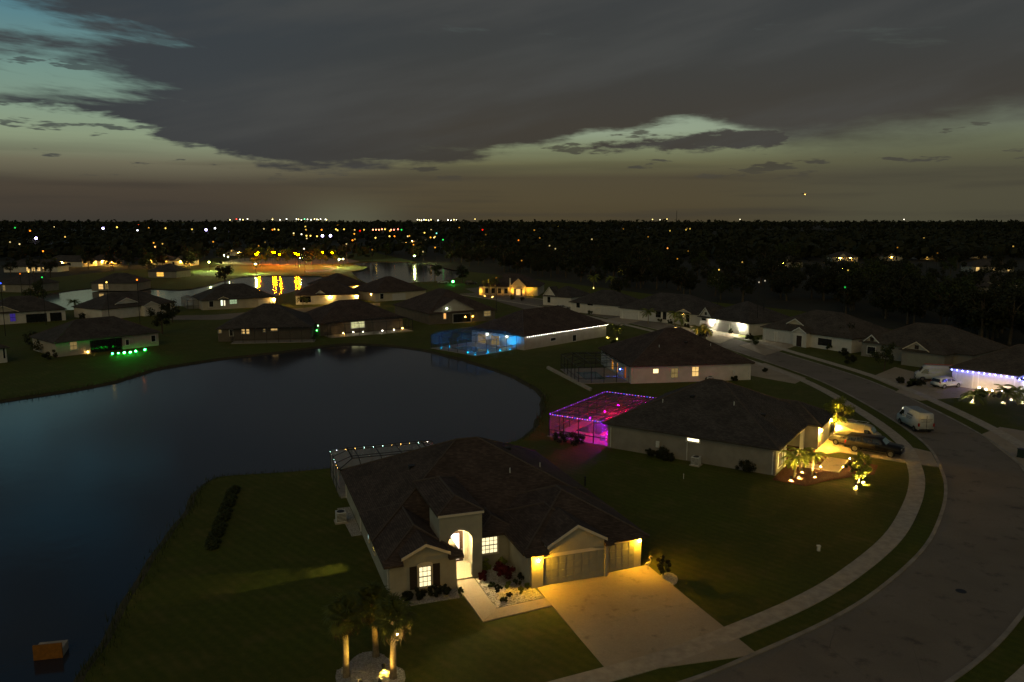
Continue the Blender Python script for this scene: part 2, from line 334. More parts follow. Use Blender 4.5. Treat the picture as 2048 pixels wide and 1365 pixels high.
# ================================================================ the lakes and the ground
def smooth(pts, n=6, closed=False):
    out = []; N = len(pts)
    for i in range(N if closed else N - 1):
        g_ = (lambda k: pts[k % N]) if closed else (lambda k: pts[max(0, min(N - 1, k))])
        p0, p1, p2, p3 = g_(i - 1), g_(i), g_(i + 1), g_(i + 2)
        for k in range(n):
            t = k / n; out.append(.5 * ((2 * p1) + (p2 - p0) * t + (2 * p0 - 5 * p1 + 4 * p2 - p3) * t * t + (3 * p1 - p0 - 3 * p2 + p3) * t ** 3))
    if not closed: out.append(pts[-1].copy())
    return out
def inside(p, poly):
    c = False; j = len(poly) - 1
    for i in range(len(poly)):
        a, e = poly[i], poly[j]
        if (a.y > p[1]) != (e.y > p[1]) and p[0] < (e.x - a.x) * (p[1] - a.y) / (e.y - a.y) + a.x: c = not c
        j = i
    return c
LK1 = [(1091, 806), (1086, 788), (1062, 770), (1020, 748), (940, 722), (880, 706), (800, 692), (700, 687), (640, 692), (560, 703), (480, 712), (400, 722), (310, 738), (230, 762), (110, 783), (0, 800), (-250, 835), (-500, 1000), (-500, 1500), (60, 1560), (165, 1365), (200, 1300), (250, 1220), (300, 1130), (350, 1060), (388, 1005), (408, 972), (432, 956), (480, 950), (560, 945), (650, 938), (780, 925), (930, 903), (1030, 882), (1070, 858), (1086, 830)]
LK2 = [(60, 607), (95, 588), (200, 575), (300, 577), (380, 578), (470, 556), (520, 552), (600, 552), (660, 556), (610, 575), (560, 590), (480, 600), (370, 612), (200, 618), (100, 620)]
LK3 = [(715, 526), (790, 524), (880, 525), (935, 530), (930, 545), (900, 560), (830, 565), (760, 572), (720, 560), (700, 540)]
lakes = []
for L in (LK1, LK2, LK3):
    P = smooth([gp(*q) for q in L], 4, True); P = [Vector((p.x + mnoise.noise(p * .21) * .5, p.y + mnoise.noise(p * .21 + Vector((9, 3, 1))) * .5, 0)) for p in P]
    lakes.append(P)
cv = [Vector((p.x, p.y)) for p in (Vector((-9000, -300)), Vector((9000, -300)), Vector((9000, 14000)), Vector((-9000, 14000)))]
ce = [(0, 1), (1, 2), (2, 3), (3, 0)]
for P in lakes:
    o_ = len(cv); cv += [Vector((p.x, p.y)) for p in P]; ce += [(o_ + k, o_ + (k + 1) % len(P)) for k in range(len(P))]
ov, oe, of, _, _, _ = delaunay_2d_cdt(cv, ce, [], 0, 1e-4)
mb = MB(); mb.v = [(p.x, p.y, 0) for p in ov]
for f in of:
    c = sum((ov[k] for k in f), Vector((0, 0))) / len(f)
    if not any(inside(c, P) for P in lakes): mb.f.append(tuple(f)); mb.m.append(0)
for P in lakes:       # banks
    n_ = len(P); area = sum(P[k].x * P[(k + 1) % n_].y - P[(k + 1) % n_].x * P[k].y for k in range(n_)); sg = 1 if area > 0 else -1
    inn = []
    for k in range(n_):
        t = (P[(k + 1) % n_] - P[k - 1]).normalized(); nn = Vector((-t.y, t.x, 0)) * sg; inn.append((P[k] + nn * 1.3) + Vector((0, 0, -.55)))
    mb.cm = 1
    for k in range(n_): j = (k + 1) % n_; mb.face([P[k], P[j], inn[j], inn[k]])
mb.cm = 0
struct(mb.build('ground', [GRASS, SOIL]))
for P in lakes:
    mb = MB(); mb.face([Vector((p.x, p.y, -.30)) for p in P]); me = mb.mesh('lake', WATER)
    bm = bmesh.new(); bm.from_mesh(me); bmesh.ops.triangulate(bm, faces=bm.faces); bm.to_mesh(me); bm.free()
    for q in me.polygons: q.use_smooth = False
    struct(put(me, 'lake'))
# ================================================================ roads, kerbs, pavements
def ribbon(mb, A, B, z):
    for k in range(len(A) - 1): mb.face([(A[k].x, A[k].y, z), (A[k + 1].x, A[k + 1].y, z), (B[k + 1].x, B[k + 1].y, z), (B[k].x, B[k].y, z)])
def resample(pts, step):
    out = [pts[0].copy()]; acc = 0
    for k in range(len(pts) - 1):
        a, e = pts[k], pts[k + 1]; L = (e - a).length; t = step - acc
        while t <= L: out.append(a.lerp(e, t / L)); t += step
        acc = (acc + L) % step if L + acc >= step else acc + L
    return out
def offs(pts, d):
    out = []
    for k in range(len(pts)):
        t = (pts[min(k + 1, len(pts) - 1)] - pts[max(k - 1, 0)]).normalized(); out.append(pts[k] + Vector((t.y, -t.x, 0)) * d)
    return out
KI = [(700, 1620), (980, 1480), (1358, 1365), (1499, 1310), (1665, 1234), (1767, 1168), (1848, 1091), (1881, 1022), (1888, 975), (1879, 939), (1854, 895), (1799, 851), (1730, 809), (1674, 779), (1612, 752), (1510, 717), (1400, 682), (1250, 645), (1120, 618), (1010, 600), (920, 588)]
road_in = resample(smooth([gp(*q) for q in KI], 8), 1.0)
RW = 8.4
road_out = offs(road_in, RW)
mb = MB(); ribbon(mb, road_in, road_out, .012); road = struct(mb.build('road', ASPH))
KERBM = pm('kerb_concrete', (.36, .31, .25), (.22, .19, .15), .5, .9, .3, 20)
def kerb(name, line, w, h):
    a = line; c = offs(line, w); mb = MB()
    for k in range(len(a) - 1):
        q = [a[k], a[k + 1], c[k + 1], c[k]]
        mb.face([(p.x, p.y, h) for p in q]); mb.face([(a[k].x, a[k].y, 0), (a[k + 1].x, a[k + 1].y, 0), (a[k + 1].x, a[k + 1].y, h), (a[k].x, a[k].y, h)])
        mb.face([(c[k].x, c[k].y, 0), (c[k].x, c[k].y, h), (c[k + 1].x, c[k + 1].y, h), (c[k + 1].x, c[k + 1].y, 0)])
    return struct(mb.build(name, KERBM))
kerb('kerb', road_in, .30, .07); kerb('kerb', offs(road_in, RW), -.30, .07)
def pavement(line, d0, w, k0=0, k1=None):
    root = struct(empty('pavement')); st_ = resample(offs(line, d0)[k0:k1], 1.52); A = st_; B = offs(st_, -w)
    for k in range(len(A) - 1):
        q = [A[k].lerp(A[k + 1], .006), A[k].lerp(A[k + 1], .994), B[k].lerp(B[k + 1], .994), B[k].lerp(B[k + 1], .006)]
        dz = random.uniform(-.004, .004)
        MB().prism([(p.x, p.y) for p in q][::-1], -.05, .06 + dz).build('slab', CONC2, root)
pavement(road_in, -1.65, 1.45); pavement(road_in, RW + 3.3, 1.55)
def slab(name, pix, z=.045, mat=CONC, world=False):
    P = [q if world else gp(*q) for q in pix]; a = sum(P[k].x * P[(k + 1) % len(P)].y - P[(k + 1) % len(P)].x * P[k].y for k in range(len(P)))
    if a < 0: P = P[::-1]
    return struct(MB().prism([(p.x, p.y) for p in P], -.03, z).build(name, mat))
# distant through road with kerbside traffic
mb = MB(); ribbon(mb, [gp(-200, 467), gp(800, 465)], [gp(-200, 464.5), gp(800, 462.7)], .02); struct(mb.build('road', ASPH))
#@@END_GROUND
# ================================================================ lamps and lit things
WARM = (1.0, .60, .16); AMBER = (1.0, .42, .045); WHITEL = (1.0, .90, .72); COOL = (.62, .72, 1.0)
def bulbmat(col, s): return em('lamp_%d_%d_%d_%g' % (col[0] * 99, col[1] * 99, col[2] * 99, s), col, s)
PW = 7.0
_bulb = {}
def bulb_mesh(r, col, s):
    k = (r, col, s)
    if k not in _bulb: _bulb[k] = MB().ball((0, 0, 0), r, 8, 5).mesh('bulb', bulbmat(col, s), True)
    return _bulb[k]
def uplight(label, loc, col=WARM, s=400, r=.10, tilt=None, group='landscape uplights', deep=True):
    e = empty('landscape_uplight', loc)
    MB().bar((0, 0, -.02), (0, 0, .12), .05, 8).build('stake', BLACK, e)
    t = Vector(tilt if tilt else (0, .3, 1)).normalized(); c = Vector((0, 0, .14)); L = .34 if deep else .14
    MB().bar(c, c + t * L, r * 1.0, 10, r * 1.2, False).build('hood', BLACK, e)
    u = t.orthogonal().normalized(); w = t.cross(u); k = c + t * (.10 if deep else .12)
    MB().face([k + (u * math.cos(a * math.pi / 5) + w * math.sin(a * math.pi / 5)) * r * .95 for a in range(10)]).build('lens', bulbmat(col, s * (9 if deep else 4)), e)
    return tag(e, label, 'landscape light', group)
# ================================================================ houses
class House:
    def __init__(s, label, o, yaw, Wd, D, hw=2.75, pitch=.5, wall=WWHITE, roof=ROOF, oh=.45, base=True, group=None, cat='house'):
        s.o = Vector((o[0], o[1], 0)); s.yaw = yaw; s.W = Wd; s.D = D; s.hw = hw; s.pitch = pitch; s.wall = wall; s.roofm = roof; s.oh = oh
        s.e = empty('house', s.o, yaw); tag(s.e, label, cat, group)
        s.R = Matrix.Rotation(yaw, 3, 'Z'); s.nz = 0
        s.sides = {'F': (Vector((0, 0, 0)), Vector((1, 0, 0)), Vector((0, -1, 0))), 'R': (Vector((Wd, 0, 0)), Vector((0, 1, 0)), Vector((1, 0, 0))),
                   'B': (Vector((Wd, D, 0)), Vector((-1, 0, 0)), Vector((0, 1, 0))), 'L': (Vector((0, D, 0)), Vector((0, -1, 0)), Vector((-1, 0, 0)))}
        if base:
            MB().box(0, Wd, 0, D, -.05, hw - .06).build('wall', wall, s.e); s.hip(0, Wd, 0, D, hw)
    @classmethod
    def px(cls, label, p, q, D, **k):
        a, e = gp(*p), gp(*q); return cls(label, a, math.atan2(e.y - a.y, e.x - a.x), (e - a).length, D, **k)
    def world(s, x, y, z=0): return s.o + s.R @ Vector((x, y, z))
    def local(s, P): return s.R.transposed() @ (Vector(P) - s.o)
    def ground(s, x, y): return s.local(gp(x, y))
    def T(s, side):
        O, d, n = s.sides[side]; return lambda a, bb, z: O + d * a + n * bb + Vector((0, 0, z))
    def on(s, side, x, y):          # where the line of sight through that pixel meets this wall: (along, height)
        O, d, n = s.sides[side]; O = s.world(*O); d = s.R @ d; n = s.R @ n; r = ray(x, y); c = Vector((0, 0, CAMH))
        P = c + r * ((O - c).dot(n) / r.dot(n)); return (P - O).dot(d), P.z
    def hip(s, x0, x1, y0, y1, ze, pitch=None, oh=None, name='roof', mat=None):
        oh = s.oh if oh is None else oh; pitch = pitch or s.pitch; s.nz += 1; ze = ze - .003 * s.nz
        x0 -= oh; x1 += oh; y0 -= oh; y1 += oh; w, d = x1 - x0, y1 - y0; m_ = min(w, d) / 2; za = ze + m_ * pitch
        r = [(x0 + m_, y0 + m_), (x1 - m_, y0 + m_)] if w > d else [(x0 + m_, y0 + m_), (x0 + m_, y1 - m_)]
        t = .16; B_ = [(x0, y0), (x1, y0), (x1, y1), (x0, y1)]; mb = MB()
        v = [(p[0], p[1], ze - t) for p in B_] + [(p[0], p[1], ze) for p in B_] + [(p[0], p[1], za) for p in r]; mb.v = v
        fs = [(3, 2, 1, 0), (0, 1, 5, 4), (1, 2, 6, 5), (2, 3, 7, 6), (3, 0, 4, 7)]
        fs += [(4, 5, 9, 8), (5, 6, 9), (6, 7, 8, 9), (7, 4, 8)] if w > d else [(4, 5, 8), (5, 6, 9, 8), (6, 7, 9), (7, 4, 8, 9)]
        mb.f = fs; mb.m = [0] * len(fs); ro = mb.build(name, mat or s.roofm, s.e)
        if s.o.length < 175:      # ridge and hip caps
            for p_, q_ in ((8, 9), (4, 8), (7, 8 if w > d else 9), (5, 9 if w > d else 8), (6, 9)):
                if (Vector(v[p_]) - Vector(v[q_])).length > .4: MB().bar(v[p_], v[q_], .085, 5).build('ridge_cap', RIDGE, ro)
        return ro, za
    def wing(s, key, side, t0, t1, proj, back=3.0, h=None, hip=True, wall=None, pitch=None):
        """a block standing proud of a side, with its own hip roof"""
        h = h or s.hw; O, d, n = s.sides[side]; T = s.T(side)
        MB().box(t0, t1, -.3, proj, -.05, h - .062, T).build('wall', wall or s.wall, s.e)
        A = T(t0, proj, 0); C = T(t1, -back, 0)
        if hip: s.hip(min(A.x, C.x), max(A.x, C.x), min(A.y, C.y), max(A.y, C.y), h, pitch)
        s.sides[key] = (O + d * t0 + n * proj, d, n)
    def gable(s, side, t0, t1, z0, z1, back=2.2, out=.3, trim=TRIM, wallh=0, vent=False, wall=None, fill=.03):
        """a gable over part of a side: triangular wall, two roof slopes running back, barge boards"""
        T = s.T(side); c = (t0 + t1) / 2; mb = MB()
        a = [T(t0 + .12, fill, z0 - wallh), T(t1 - .12, fill, z0 - wallh), T(t1 - .12, fill, z0 + .02), T(c, fill, z1 - .06), T(t0 + .12, fill, z0 + .02)]
        bk = [T(t0 + .12, -back * .5, z0 - wallh), T(t1 - .12, -back * .5, z0 - wallh), T(t1 - .12, -back * .5, z0 + .02), T(c, -back * .5, z1 - .06), T(t0 + .12, -back * .5, z0 + .02)]
        mb.face(a)
        for k in range(5): j = (k + 1) % 5; mb.face([a[j], a[k], bk[k], bk[j]])
        mb.build('gable', wall or s.wall, s.e)
        for sg, te in ((-1, t0), (1, t1)):
            mb = MB(); h = .11
            p = [T(te, out, z0), T(c, out, z1), T(c, -back, z1), T(te, -back, z0)]; q = [v + Vector((0, 0, h)) for v in p]
            mb.face(p); mb.face(q[::-1])
            for k in range(4): j = (k + 1) % 4; mb.face([p[k], q[k], q[j], p[j]])
            mb.build('roof', s.roofm, s.e)
            mb = MB(); w = .17
            p = [T(te, out + .005, z0 - w + .06), T(c, out + .005, z1 - w + .06), T(c, out + .005, z1 + .1), T(te, out + .005, z0 + .1)]; q = [T(0, .05, 0) - T(0, 0, 0) + v for v in p]
            mb.face(q); mb.face(p[::-1])
            for k in range(4): j = (k + 1) % 4; mb.face([p[k], p[j], q[j], q[k]])
            mb.build('fascia', trim, s.e)
        if vent: MB().box(c - .35, c + .35, fill, fill + .05, z0 + .25, z0 + .95, T).build('vent', SHUT, s.e)
    def win(s, side, t0, t1, z0, z1, pane=None, cols=2, rows=2, trim=TRIMW, frame=BRONZE, sill=True, split=False, mid=True):
        T = s.T(side); w = .10; mb = MB()
        mb.box(t0 - w, t0, .004, .07, z0 - w, z1 + w, T).box(t1, t1 + w, .004, .07, z0 - w, z1 + w, T).box(t0, t1, .004, .07, z1, z1 + w, T).box(t0, t1, .004, .09, z0 - w, z0, T)
        o = mb.build('window', trim, s.e); f = .045; mb = MB()
        mb.box(t0, t0 + f, .01, .05, z0, z1, T).box(t1 - f, t1, .01, .05, z0, z1, T).box(t0 + f, t1 - f, .01, .05, z0, z0 + f, T).box(t0 + f, t1 - f, .01, .05, z1 - f, z1, T)
        if mid: zm = (z0 + z1) / 2; mb.box(t0 + f, t1 - f, .012, .055, zm - f * .7, zm + f * .7, T)
        mb.build('frame', frame, o); mb = MB(); g_ = .017
        for k in range(1, cols): x = t0 + (t1 - t0) * k / cols; mb.box(x - g_, x + g_, .022, .036, z0 + f, z1 - f, T)
        for k in range(1, rows):
            z = z0 + (z1 - z0) * k / rows
            if mid and abs(z - (z0 + z1) / 2) < .05: continue
            mb.box(t0 + f, t1 - f, .023, .037, z - g_, z + g_, T)
        if mb.f: mb.build('muntin', frame, o)
        pane = pane or DARKGLASS
        if split:
            for i in range(cols):
                for j in range(rows):
                    x0, x1 = t0 + (t1 - t0) * i / cols, t0 + (t1 - t0) * (i + 1) / cols; y0, y1 = z0 + (z1 - z0) * j / rows, z0 + (z1 - z0) * (j + 1) / rows
                    MB().box(x0, x1, .008, .02, y0, y1, T).build('pane', pane, o)
        else: MB().box(t0, t1, .008, .02, z0, z1, T).build('pane', pane, o)
        return o
    def winpx(s, side, xa, ya, xb, yb, pane=None, **k):
        t0, z1 = s.on(side, xa, ya); t1, z0 = s.on(side, xb, yb); return s.win(side, min(t0, t1), max(t0, t1), max(.15, min(z0, z1)), min(s.hw - .2, max(z0, z1)), pane, **k)
    def gdoor(s, side, t0, t1, h=2.2, mat=GDOORW, rows=4, cols=None, trim=None, depth=.0):
        T = s.T(side); cols = cols or max(2, round((t1 - t0) / 1.2)); b0 = depth
        o = MB().box(t0, t1, b0 + .004, b0 + .02, 0.02, h, T).build('garage_door', mat, s.e)
        for j in range(rows):
            for i in range(cols):
                x0, x1 = t0 + (t1 - t0) * i / cols + .06, t0 + (t1 - t0) * (i + 1) / cols - .06; z0, z1 = .02 + (h - .02) * j / rows + .05, .02 + (h - .02) * (j + 1) / rows - .05
                MB().box(x0, x1, b0 + .02, b0 + .036, z0, z1, T).build('panel', mat, o)
        if trim: MB().box(t0 - .14, t0, .004, .06, 0, h + .14, T).box(t1, t1 + .14, .004, .06, 0, h + .14, T).box(t0, t1, .004, .06, h, h + .14, T).build('door_trim', trim, s.e)
    def door(s, side, t0, t1, h=2.1, mat=DOORW, glass=None, trim=TRIMW):
        T = s.T(side); o = MB().box(t0, t1, .004, .05, .05, h, T).build('door', mat, s.e)
        MB().box(t0 - .11, t0, .004, .075, .05, h + .11, T).box(t1, t1 + .11, .004, .075, .05, h + .11, T).box(t0, t1, .004, .075, h, h + .11, T).build('frame', trim, o)
        w = t1 - t0
        if glass: MB().box(t0 + w * .24, t1 - w * .24, .05, .06, .3, h - .22, T).build('pane', glass, o)
        MB().box(t1 - .14, t1 - .08, .05, .11, .95, 1.12, T).build('handle', RIM, o)
    def lamp(s, side, t, z, col=WARM, S=140, r=.085, body=True, out=.16):
        T = s.T(side); mb = MB().box(t - .06, t + .06, .004, .03, z - .16, z + .16, T)
        mb.box(t - .1, t + .1, out - .1, out + .1, z + .13, z + .16, T).box(t - .02, t + .02, .03, out, z + .16, z + .18, T)
        for a in (-.1, .08):
            for bq in (out - .1, out + .08): mb.box(t + a, t + a + .02, bq, bq + .02, z - .15, z + .13, T)
        o = mb.build('wall_lamp', BRONZE, s.e); put(bulb_mesh(r, col, S * PW), 'bulb', o, T(t, out, z - .01))
    def lamppx(s, side, x, y, **k): t, z = s.on(side, x, y); s.lamp(side, t, z, **k)
    def column(s, p, h, w=.35, mat=None): MB().box(p[0] - w / 2, p[0] + w / 2, p[1] - w / 2, p[1] + w / 2, 0, h).build('column', mat or s.wall, s.e)
LW = em('window_warm', (1.0, .62, .20), 1.0, True); LA = em('window_amber', (1.0, .40, .05), .55, True); LWH = em('window_white', (1.0, .86, .55), 1.25, True)
LBR = em('window_bright', (1.0, .84, .46), 1.35, True); LDIM = em('window_dim', (.9, .62, .22), .22, True); LCY = em('window_cyan', (.55, .85, .75), .5, True); LORG = em('window_orange', (1.0, .2, .02), .35, True)
def clear_glass():
    m_ = bpy.data.materials.new('clear_glass'); m_.use_nodes = True; t = m_.node_tree; n_ = NB(t); t.nodes.clear(); g_ = n_.n('ShaderNodeBsdfGlossy'); g_.inputs['Roughness'].default_value = .03
    tr = n_.n('ShaderNodeBsdfTransparent'); x = n_.n('ShaderNodeMixShader'); x.inputs[0].default_value = .08; n_.l(tr.outputs[0], x.inputs[1]); n_.l(g_.outputs[0], x.inputs[2]); o = n_.n('ShaderNodeOutputMaterial'); n_.l(x.outputs[0], o.inputs[0]); return m_
CLEARG = clear_glass()
# ---------------------------------------------------------------- the near house
YA = math.radians(19.5)
h = House('near grey house with dark shingle roof, lit arched entry and two yellow garage lamps', (-8.48, 52.03), YA, 18.9, 21.6, hw=2.6, wall=WGREY, roof=ROOF, base=False)
NEAR = h
def addside(key, O, d, n): h.sides[key] = (Vector((*O, 0)), Vector((*d, 0)), Vector((*n, 0)))
# wall blocks
MB().box(0, 4.8, 0, 4.2, -.05, 2.52).build('wall', WGREY, h.e)
MB().box(3.6, 4.8, 4.203, 8.0, -.05, 2.515).build('wall', WGREY, h.e)
for q in ((4.203, 5.7, -.05, 2.5), (6.6, 8.0, -.05, 2.5), (5.701, 6.599, -.05, .9), (5.701, 6.599, 2.05, 2.5)): MB().box(0, .18, *q[:2], *q[2:]).build('wall', WGREY, h.e)
MB().box(.2, 3.59, 4.21, 7.99, 2.46, 2.5).build('room_ceiling', WWHITE, h.e); MB().box(.2, 3.59, 4.21, 7.99, -.04, .02).build('room_floor', WCREAM, h.e)
rl = MB().bar((3.0, 6.15, 2.36), (3.0, 6.15, 2.46), .09, 10).build('room_lamp', TRIMW, h.e); put(bulb_mesh(.12, (1, .84, .24), 6500), 'bulb', rl, (3.0, 6.15, 2.27))
MB().box(4.81, 18.9, 4.2, 21.6, -.05, 2.5).build('wall', WGREY, h.e)
MB().box(0, 4.8, 8.003, 21.6, -.05, 2.5).build('wall', WGREY, h.e)
MB().box(7.1, 9.7, 2.8, 4.3, -.05, 2.5).build('wall', WGREY, h.e)
MB().box(9.7, 15.8, -1.75, 5, -.05, 2.52).build('wall', WGREY, h.e)
MB().box(15.81, 18.9, -1.25, 5, -.05, 2.51).build('wall', WGREY, h.e)
# roofs
h.hip(0, 18.9, 4.66, 21.6, 2.60, .51); h.hip(7.4, 10.2, 2.8, 8, 2.59, .5, oh=.3); h.hip(0, 4.8, .47, 10, 2.56, .5); h.hip(9.7, 18.9, -1.25, 9, 2.62, .5); h.hip(9.75, 15.75, -1.27, 6, 2.68, .5)
def eave_return(xa, xb, yf_, ze):
    mb = MB(); f_ = [(xa, yf_ - .45, ze - .16), (xb, yf_ - .45, ze - .16), (xb, yf_ - .45, ze), (xa, yf_ - .45, ze)]; k_ = [(xa, yf_ + .06, ze - .16), (xb, yf_ + .06, ze - .16), (xb, yf_ + .06, ze + .26), (xa, yf_ + .06, ze + .26)]
    mb.face(f_); mb.face(k_[::-1]); mb.face([f_[3], f_[2], k_[2], k_[3]]); mb.face([f_[1], f_[0], k_[0], k_[1]]); mb.face([f_[0], f_[3], k_[3], k_[0]]); mb.face([f_[2], f_[1], k_[1], k_[2]]); mb.build('eave_return', ROOF, h.e)
eave_return(-.45, .92, 0, 2.55); eave_return(4.18, 5.25, 0, 2.55); eave_return(9.3, 11.05, -1.75, 2.66); eave_return(15.45, 16.2, -1.75, 2.66)
# entry tower with a real arched opening
x0, x1, yf, yb, zt = 3.9, 7.1, 1.2, 4.15, 5.0
a0, a1, zs, zc = 4.55, 6.35, 3.15, 3.85
mb = MB(); NA = 10
arc = [(a0 + (a1 - a0) * k / NA, zs + (zc - zs) * math.sin(math.pi * k / NA) ** .75) for k in range(NA + 1)]
for y, rv in ((yf, False), (yf + .42, True)):
    def ff(pts):
        q = [(p[0], y, p[1]) for p in pts]; mb.face(q[::-1] if rv else q)
    ff([(x0, -.05), (a0, -.05), (a0, zs), (x0, zs)]); ff([(a1, -.05), (x1, -.05), (x1, zs), (a1, zs)])
    ff([(x0, zs), (a0, zs), (a0, zt), (x0, zt)]); ff([(a1, zs), (x1, zs), (x1, zt), (a1, zt)])
    for k in range(NA): ff([arc[k], arc[k + 1], (arc[k + 1][0], zt), (arc[k][0], zt)])
for k in range(NA): p, q = arc[k], arc[k + 1]; mb.face([(p[0], yf, p[1]), (p[0], yf + .42, p[1]), (q[0], yf + .42, q[1]), (q[0], yf, q[1])])
for a in (a0, a1): mb.face([(a, yf, -.05), (a, yf + .42, -.05), (a, yf + .42, zs), (a, yf, zs)])
mb.box(x0, x0 + .25, yf + .42, yb, -.05, zt).box(x1 - .25, x1, yf + .42, yb, -.05, zt)
mb.face([(x0, yf, zt), (x1, yf, zt), (x1, yf + .42, zt), (x0, yf + .42, zt)])
mb.face([(x0, yf, 0), (x0, yf + .42, 0), (x0, yf + .42, zt), (x0, yf, zt)]); mb.face([(x1, yf, 0), (x1, yf, zt), (x1, yf + .42, zt), (x1, yf + .42, 0)])
mb.build('entry_arch', WGREY, h.e)
mb = MB()       # raised arch moulding
for k in range(NA):
    p, q = arc[k], arc[k + 1]; P_ = (p[0] + (p[0] - 5.45) * .07, p[1] + .16); Q_ = (q[0] + (q[0] - 5.45) * .07, q[1] + .16)
    A_ = [(p[0], yf - .05, p[1]), (q[0], yf - .05, q[1]), (Q_[0], yf - .05, Q_[1]), (P_[0], yf - .05, P_[1])]; mb.face(A_)
    mb.face([(P_[0], yf - .05, P_[1]), (Q_[0], yf - .05, Q_[1]), (Q_[0], yf, Q_[1]), (P_[0], yf, P_[1])]); mb.face([(q[0], yf - .05, q[1]), (p[0], yf - .05, p[1]), (p[0], yf, p[1]), (q[0], yf, q[1])])
mb.build('arch_moulding', WBEIGE, h.e)
MB().box(x0 - .12, x1 + .12, yf - .14, yf + .0, zt - .06, zt + .1).build('fascia', TRIM, h.e)
h.hip(x0, x1, yf + .1, 9.0, zt + .14, .42, oh=.16)
MB().box(x0 + .26, x1 - .26, yf + .43, yb - .01, 3.95, 4.0).build('porch_ceiling', WWHITE, h.e)
MB().box(x0 + .26, x1 - .26, yf - .1, yb - .01, -.02, .13).build('porch_floor', CONC, h.e)
MB().box(x0 + .26, x1 - .26, yb - .02, yb + .03, .0, 4.0).build('wall', WCREAM, h.e)
addside('porch', (x0 + .26, yb - .02), (1, 0), (0, -1)); DP = em('door_glass_lit', (1.0, .90, .86), 3.2)
h.door('porch', .98, 2.3, 2.6, DOORW, DP, TRIMW)
pl_ = MB().bar((5.45, 2.6, 3.88), (5.45, 2.6, 3.95), .17, 12).build('porch_lamp', TRIMW, h.e)
MB().bar((5.45, 2.6, 3.80), (5.45, 2.6, 3.878), .14, 12).build('bulb', bulbmat((1.0, .76, .34), 3000), pl_)
# windows
addside('F2', (7.1, 2.8), (1, 0), (0, -1)); addside('G', (9.7, -1.75), (1, 0), (0, -1)); addside('G2', (15.81, -1.25), (1, 0), (0, -1))
h.win('F', 2.06, 2.96, .50, 2.02, LBR, 3, 4, trim=TRIM, split=True)
T_ = h.T('F'); mb = MB()
for k in range(8):
    c0, c1 = math.pi * k / 8, math.pi * (k + 1) / 8; xa, xb = 2.51 - .56 * math.cos(c0), 2.51 - .56 * math.cos(c1)
    za_, zb = 2.12 + .2 * math.sin(c0), 2.12 + .2 * math.sin(c1)
    mb.face([T_(xa, .06, 2.115), T_(xb, .06, 2.115), T_(xb, .06, zb), T_(xa, .06, za_)]); mb.face([T_(xa, .06, za_), T_(xb, .06, zb), T_(xb, 0, zb), T_(xa, 0, za_)])
mb.build('window_arch', TRIM, h.e)
for a in (1.42, 3.08):
    o = MB().box(a, a + .5, .004, .05, .42, 2.1, T_).build('shutter', SHUT, h.e)
    for k in range(12): MB().box(a + .06, a + .44, .05, .065, .5 + k * .13, .59 + k * .13, T_).build('slat', SHUT, o)
h.win('F2', .42, 1.72, 1.0, 2.32, LBR, 4, 4, trim=TRIM, split=True)
h.sides['L'] = (Vector((0, 21.6, 0)), Vector((0, -1, 0)), Vector((-1, 0, 0)))
h.win('L', 15.0, 15.9, .9, 2.05, CLEARG, 1, 2, trim=TRIM)
h.win('L', 12.6, 13.3, .9, 2.05, LCY, 1, 2, trim=TRIM)
h.gable('F', .8, 4.3, 2.86, 3.68, back=2.6, out=.32, wallh=.55)
MB().box(10.75, 15.5, -1.8, -1.75, 0, 0.01).build('threshold', CONC, h.e)
h.gdoor('G', 1.0, 5.85, 2.16, GDOOR, 4, 8); h.gdoor('G2', .42, 2.5, 2.2, GDOOR, 4, 4)
T_ = h.T('G')
def arch_band(T_, a0, a1, zb, rise, mat):
    mb = MB(); n_ = 12
    for k in range(n_):
        s0, s1 = k / n_, (k + 1) / n_; xa, xb = a0 + (a1 - a0) * s0, a0 + (a1 - a0) * s1; ha, hb = zb + rise * math.sin(math.pi * s0), zb + rise * math.sin(math.pi * s1)
        mb.face([T_(xa, .12, zb), T_(xb, .12, zb), T_(xb, .12, hb), T_(xa, .12, ha)]); mb.face([T_(xa, .12, ha), T_(xb, .12, hb), T_(xb, 0, hb), T_(xa, 0, ha)]); mb.face([T_(xb, .12, zb), T_(xa, .12, zb), T_(xa, 0, zb), T_(xb, 0, zb)])
    mb.build('arch_band', mat, h.e)
arch_band(T_, .95, 5.9, 2.165, .42, TRIM); arch_band(h.T('G2'), .38, 2.55, 2.205, .22, TRIM)
MB().box(.1, .98, .004, .16, 0, 2.5, T_).build('pier', WGREY, h.e); MB().box(5.88, 6.08, .004, .22, 0, 2.5, T_).build('pier', WGREY, h.e)
h.gable('G', 1.2, 5.9, 3.05, 4.35, back=3.5, out=.42, wallh=.6, fill=.16)
h.lamp('G', .56, 2.14, (1.0, .49, .02), 340, .09, out=.30); h.lamp('G2', 2.86, 2.22, (1.0, .49, .02), 340, .09, out=.18)
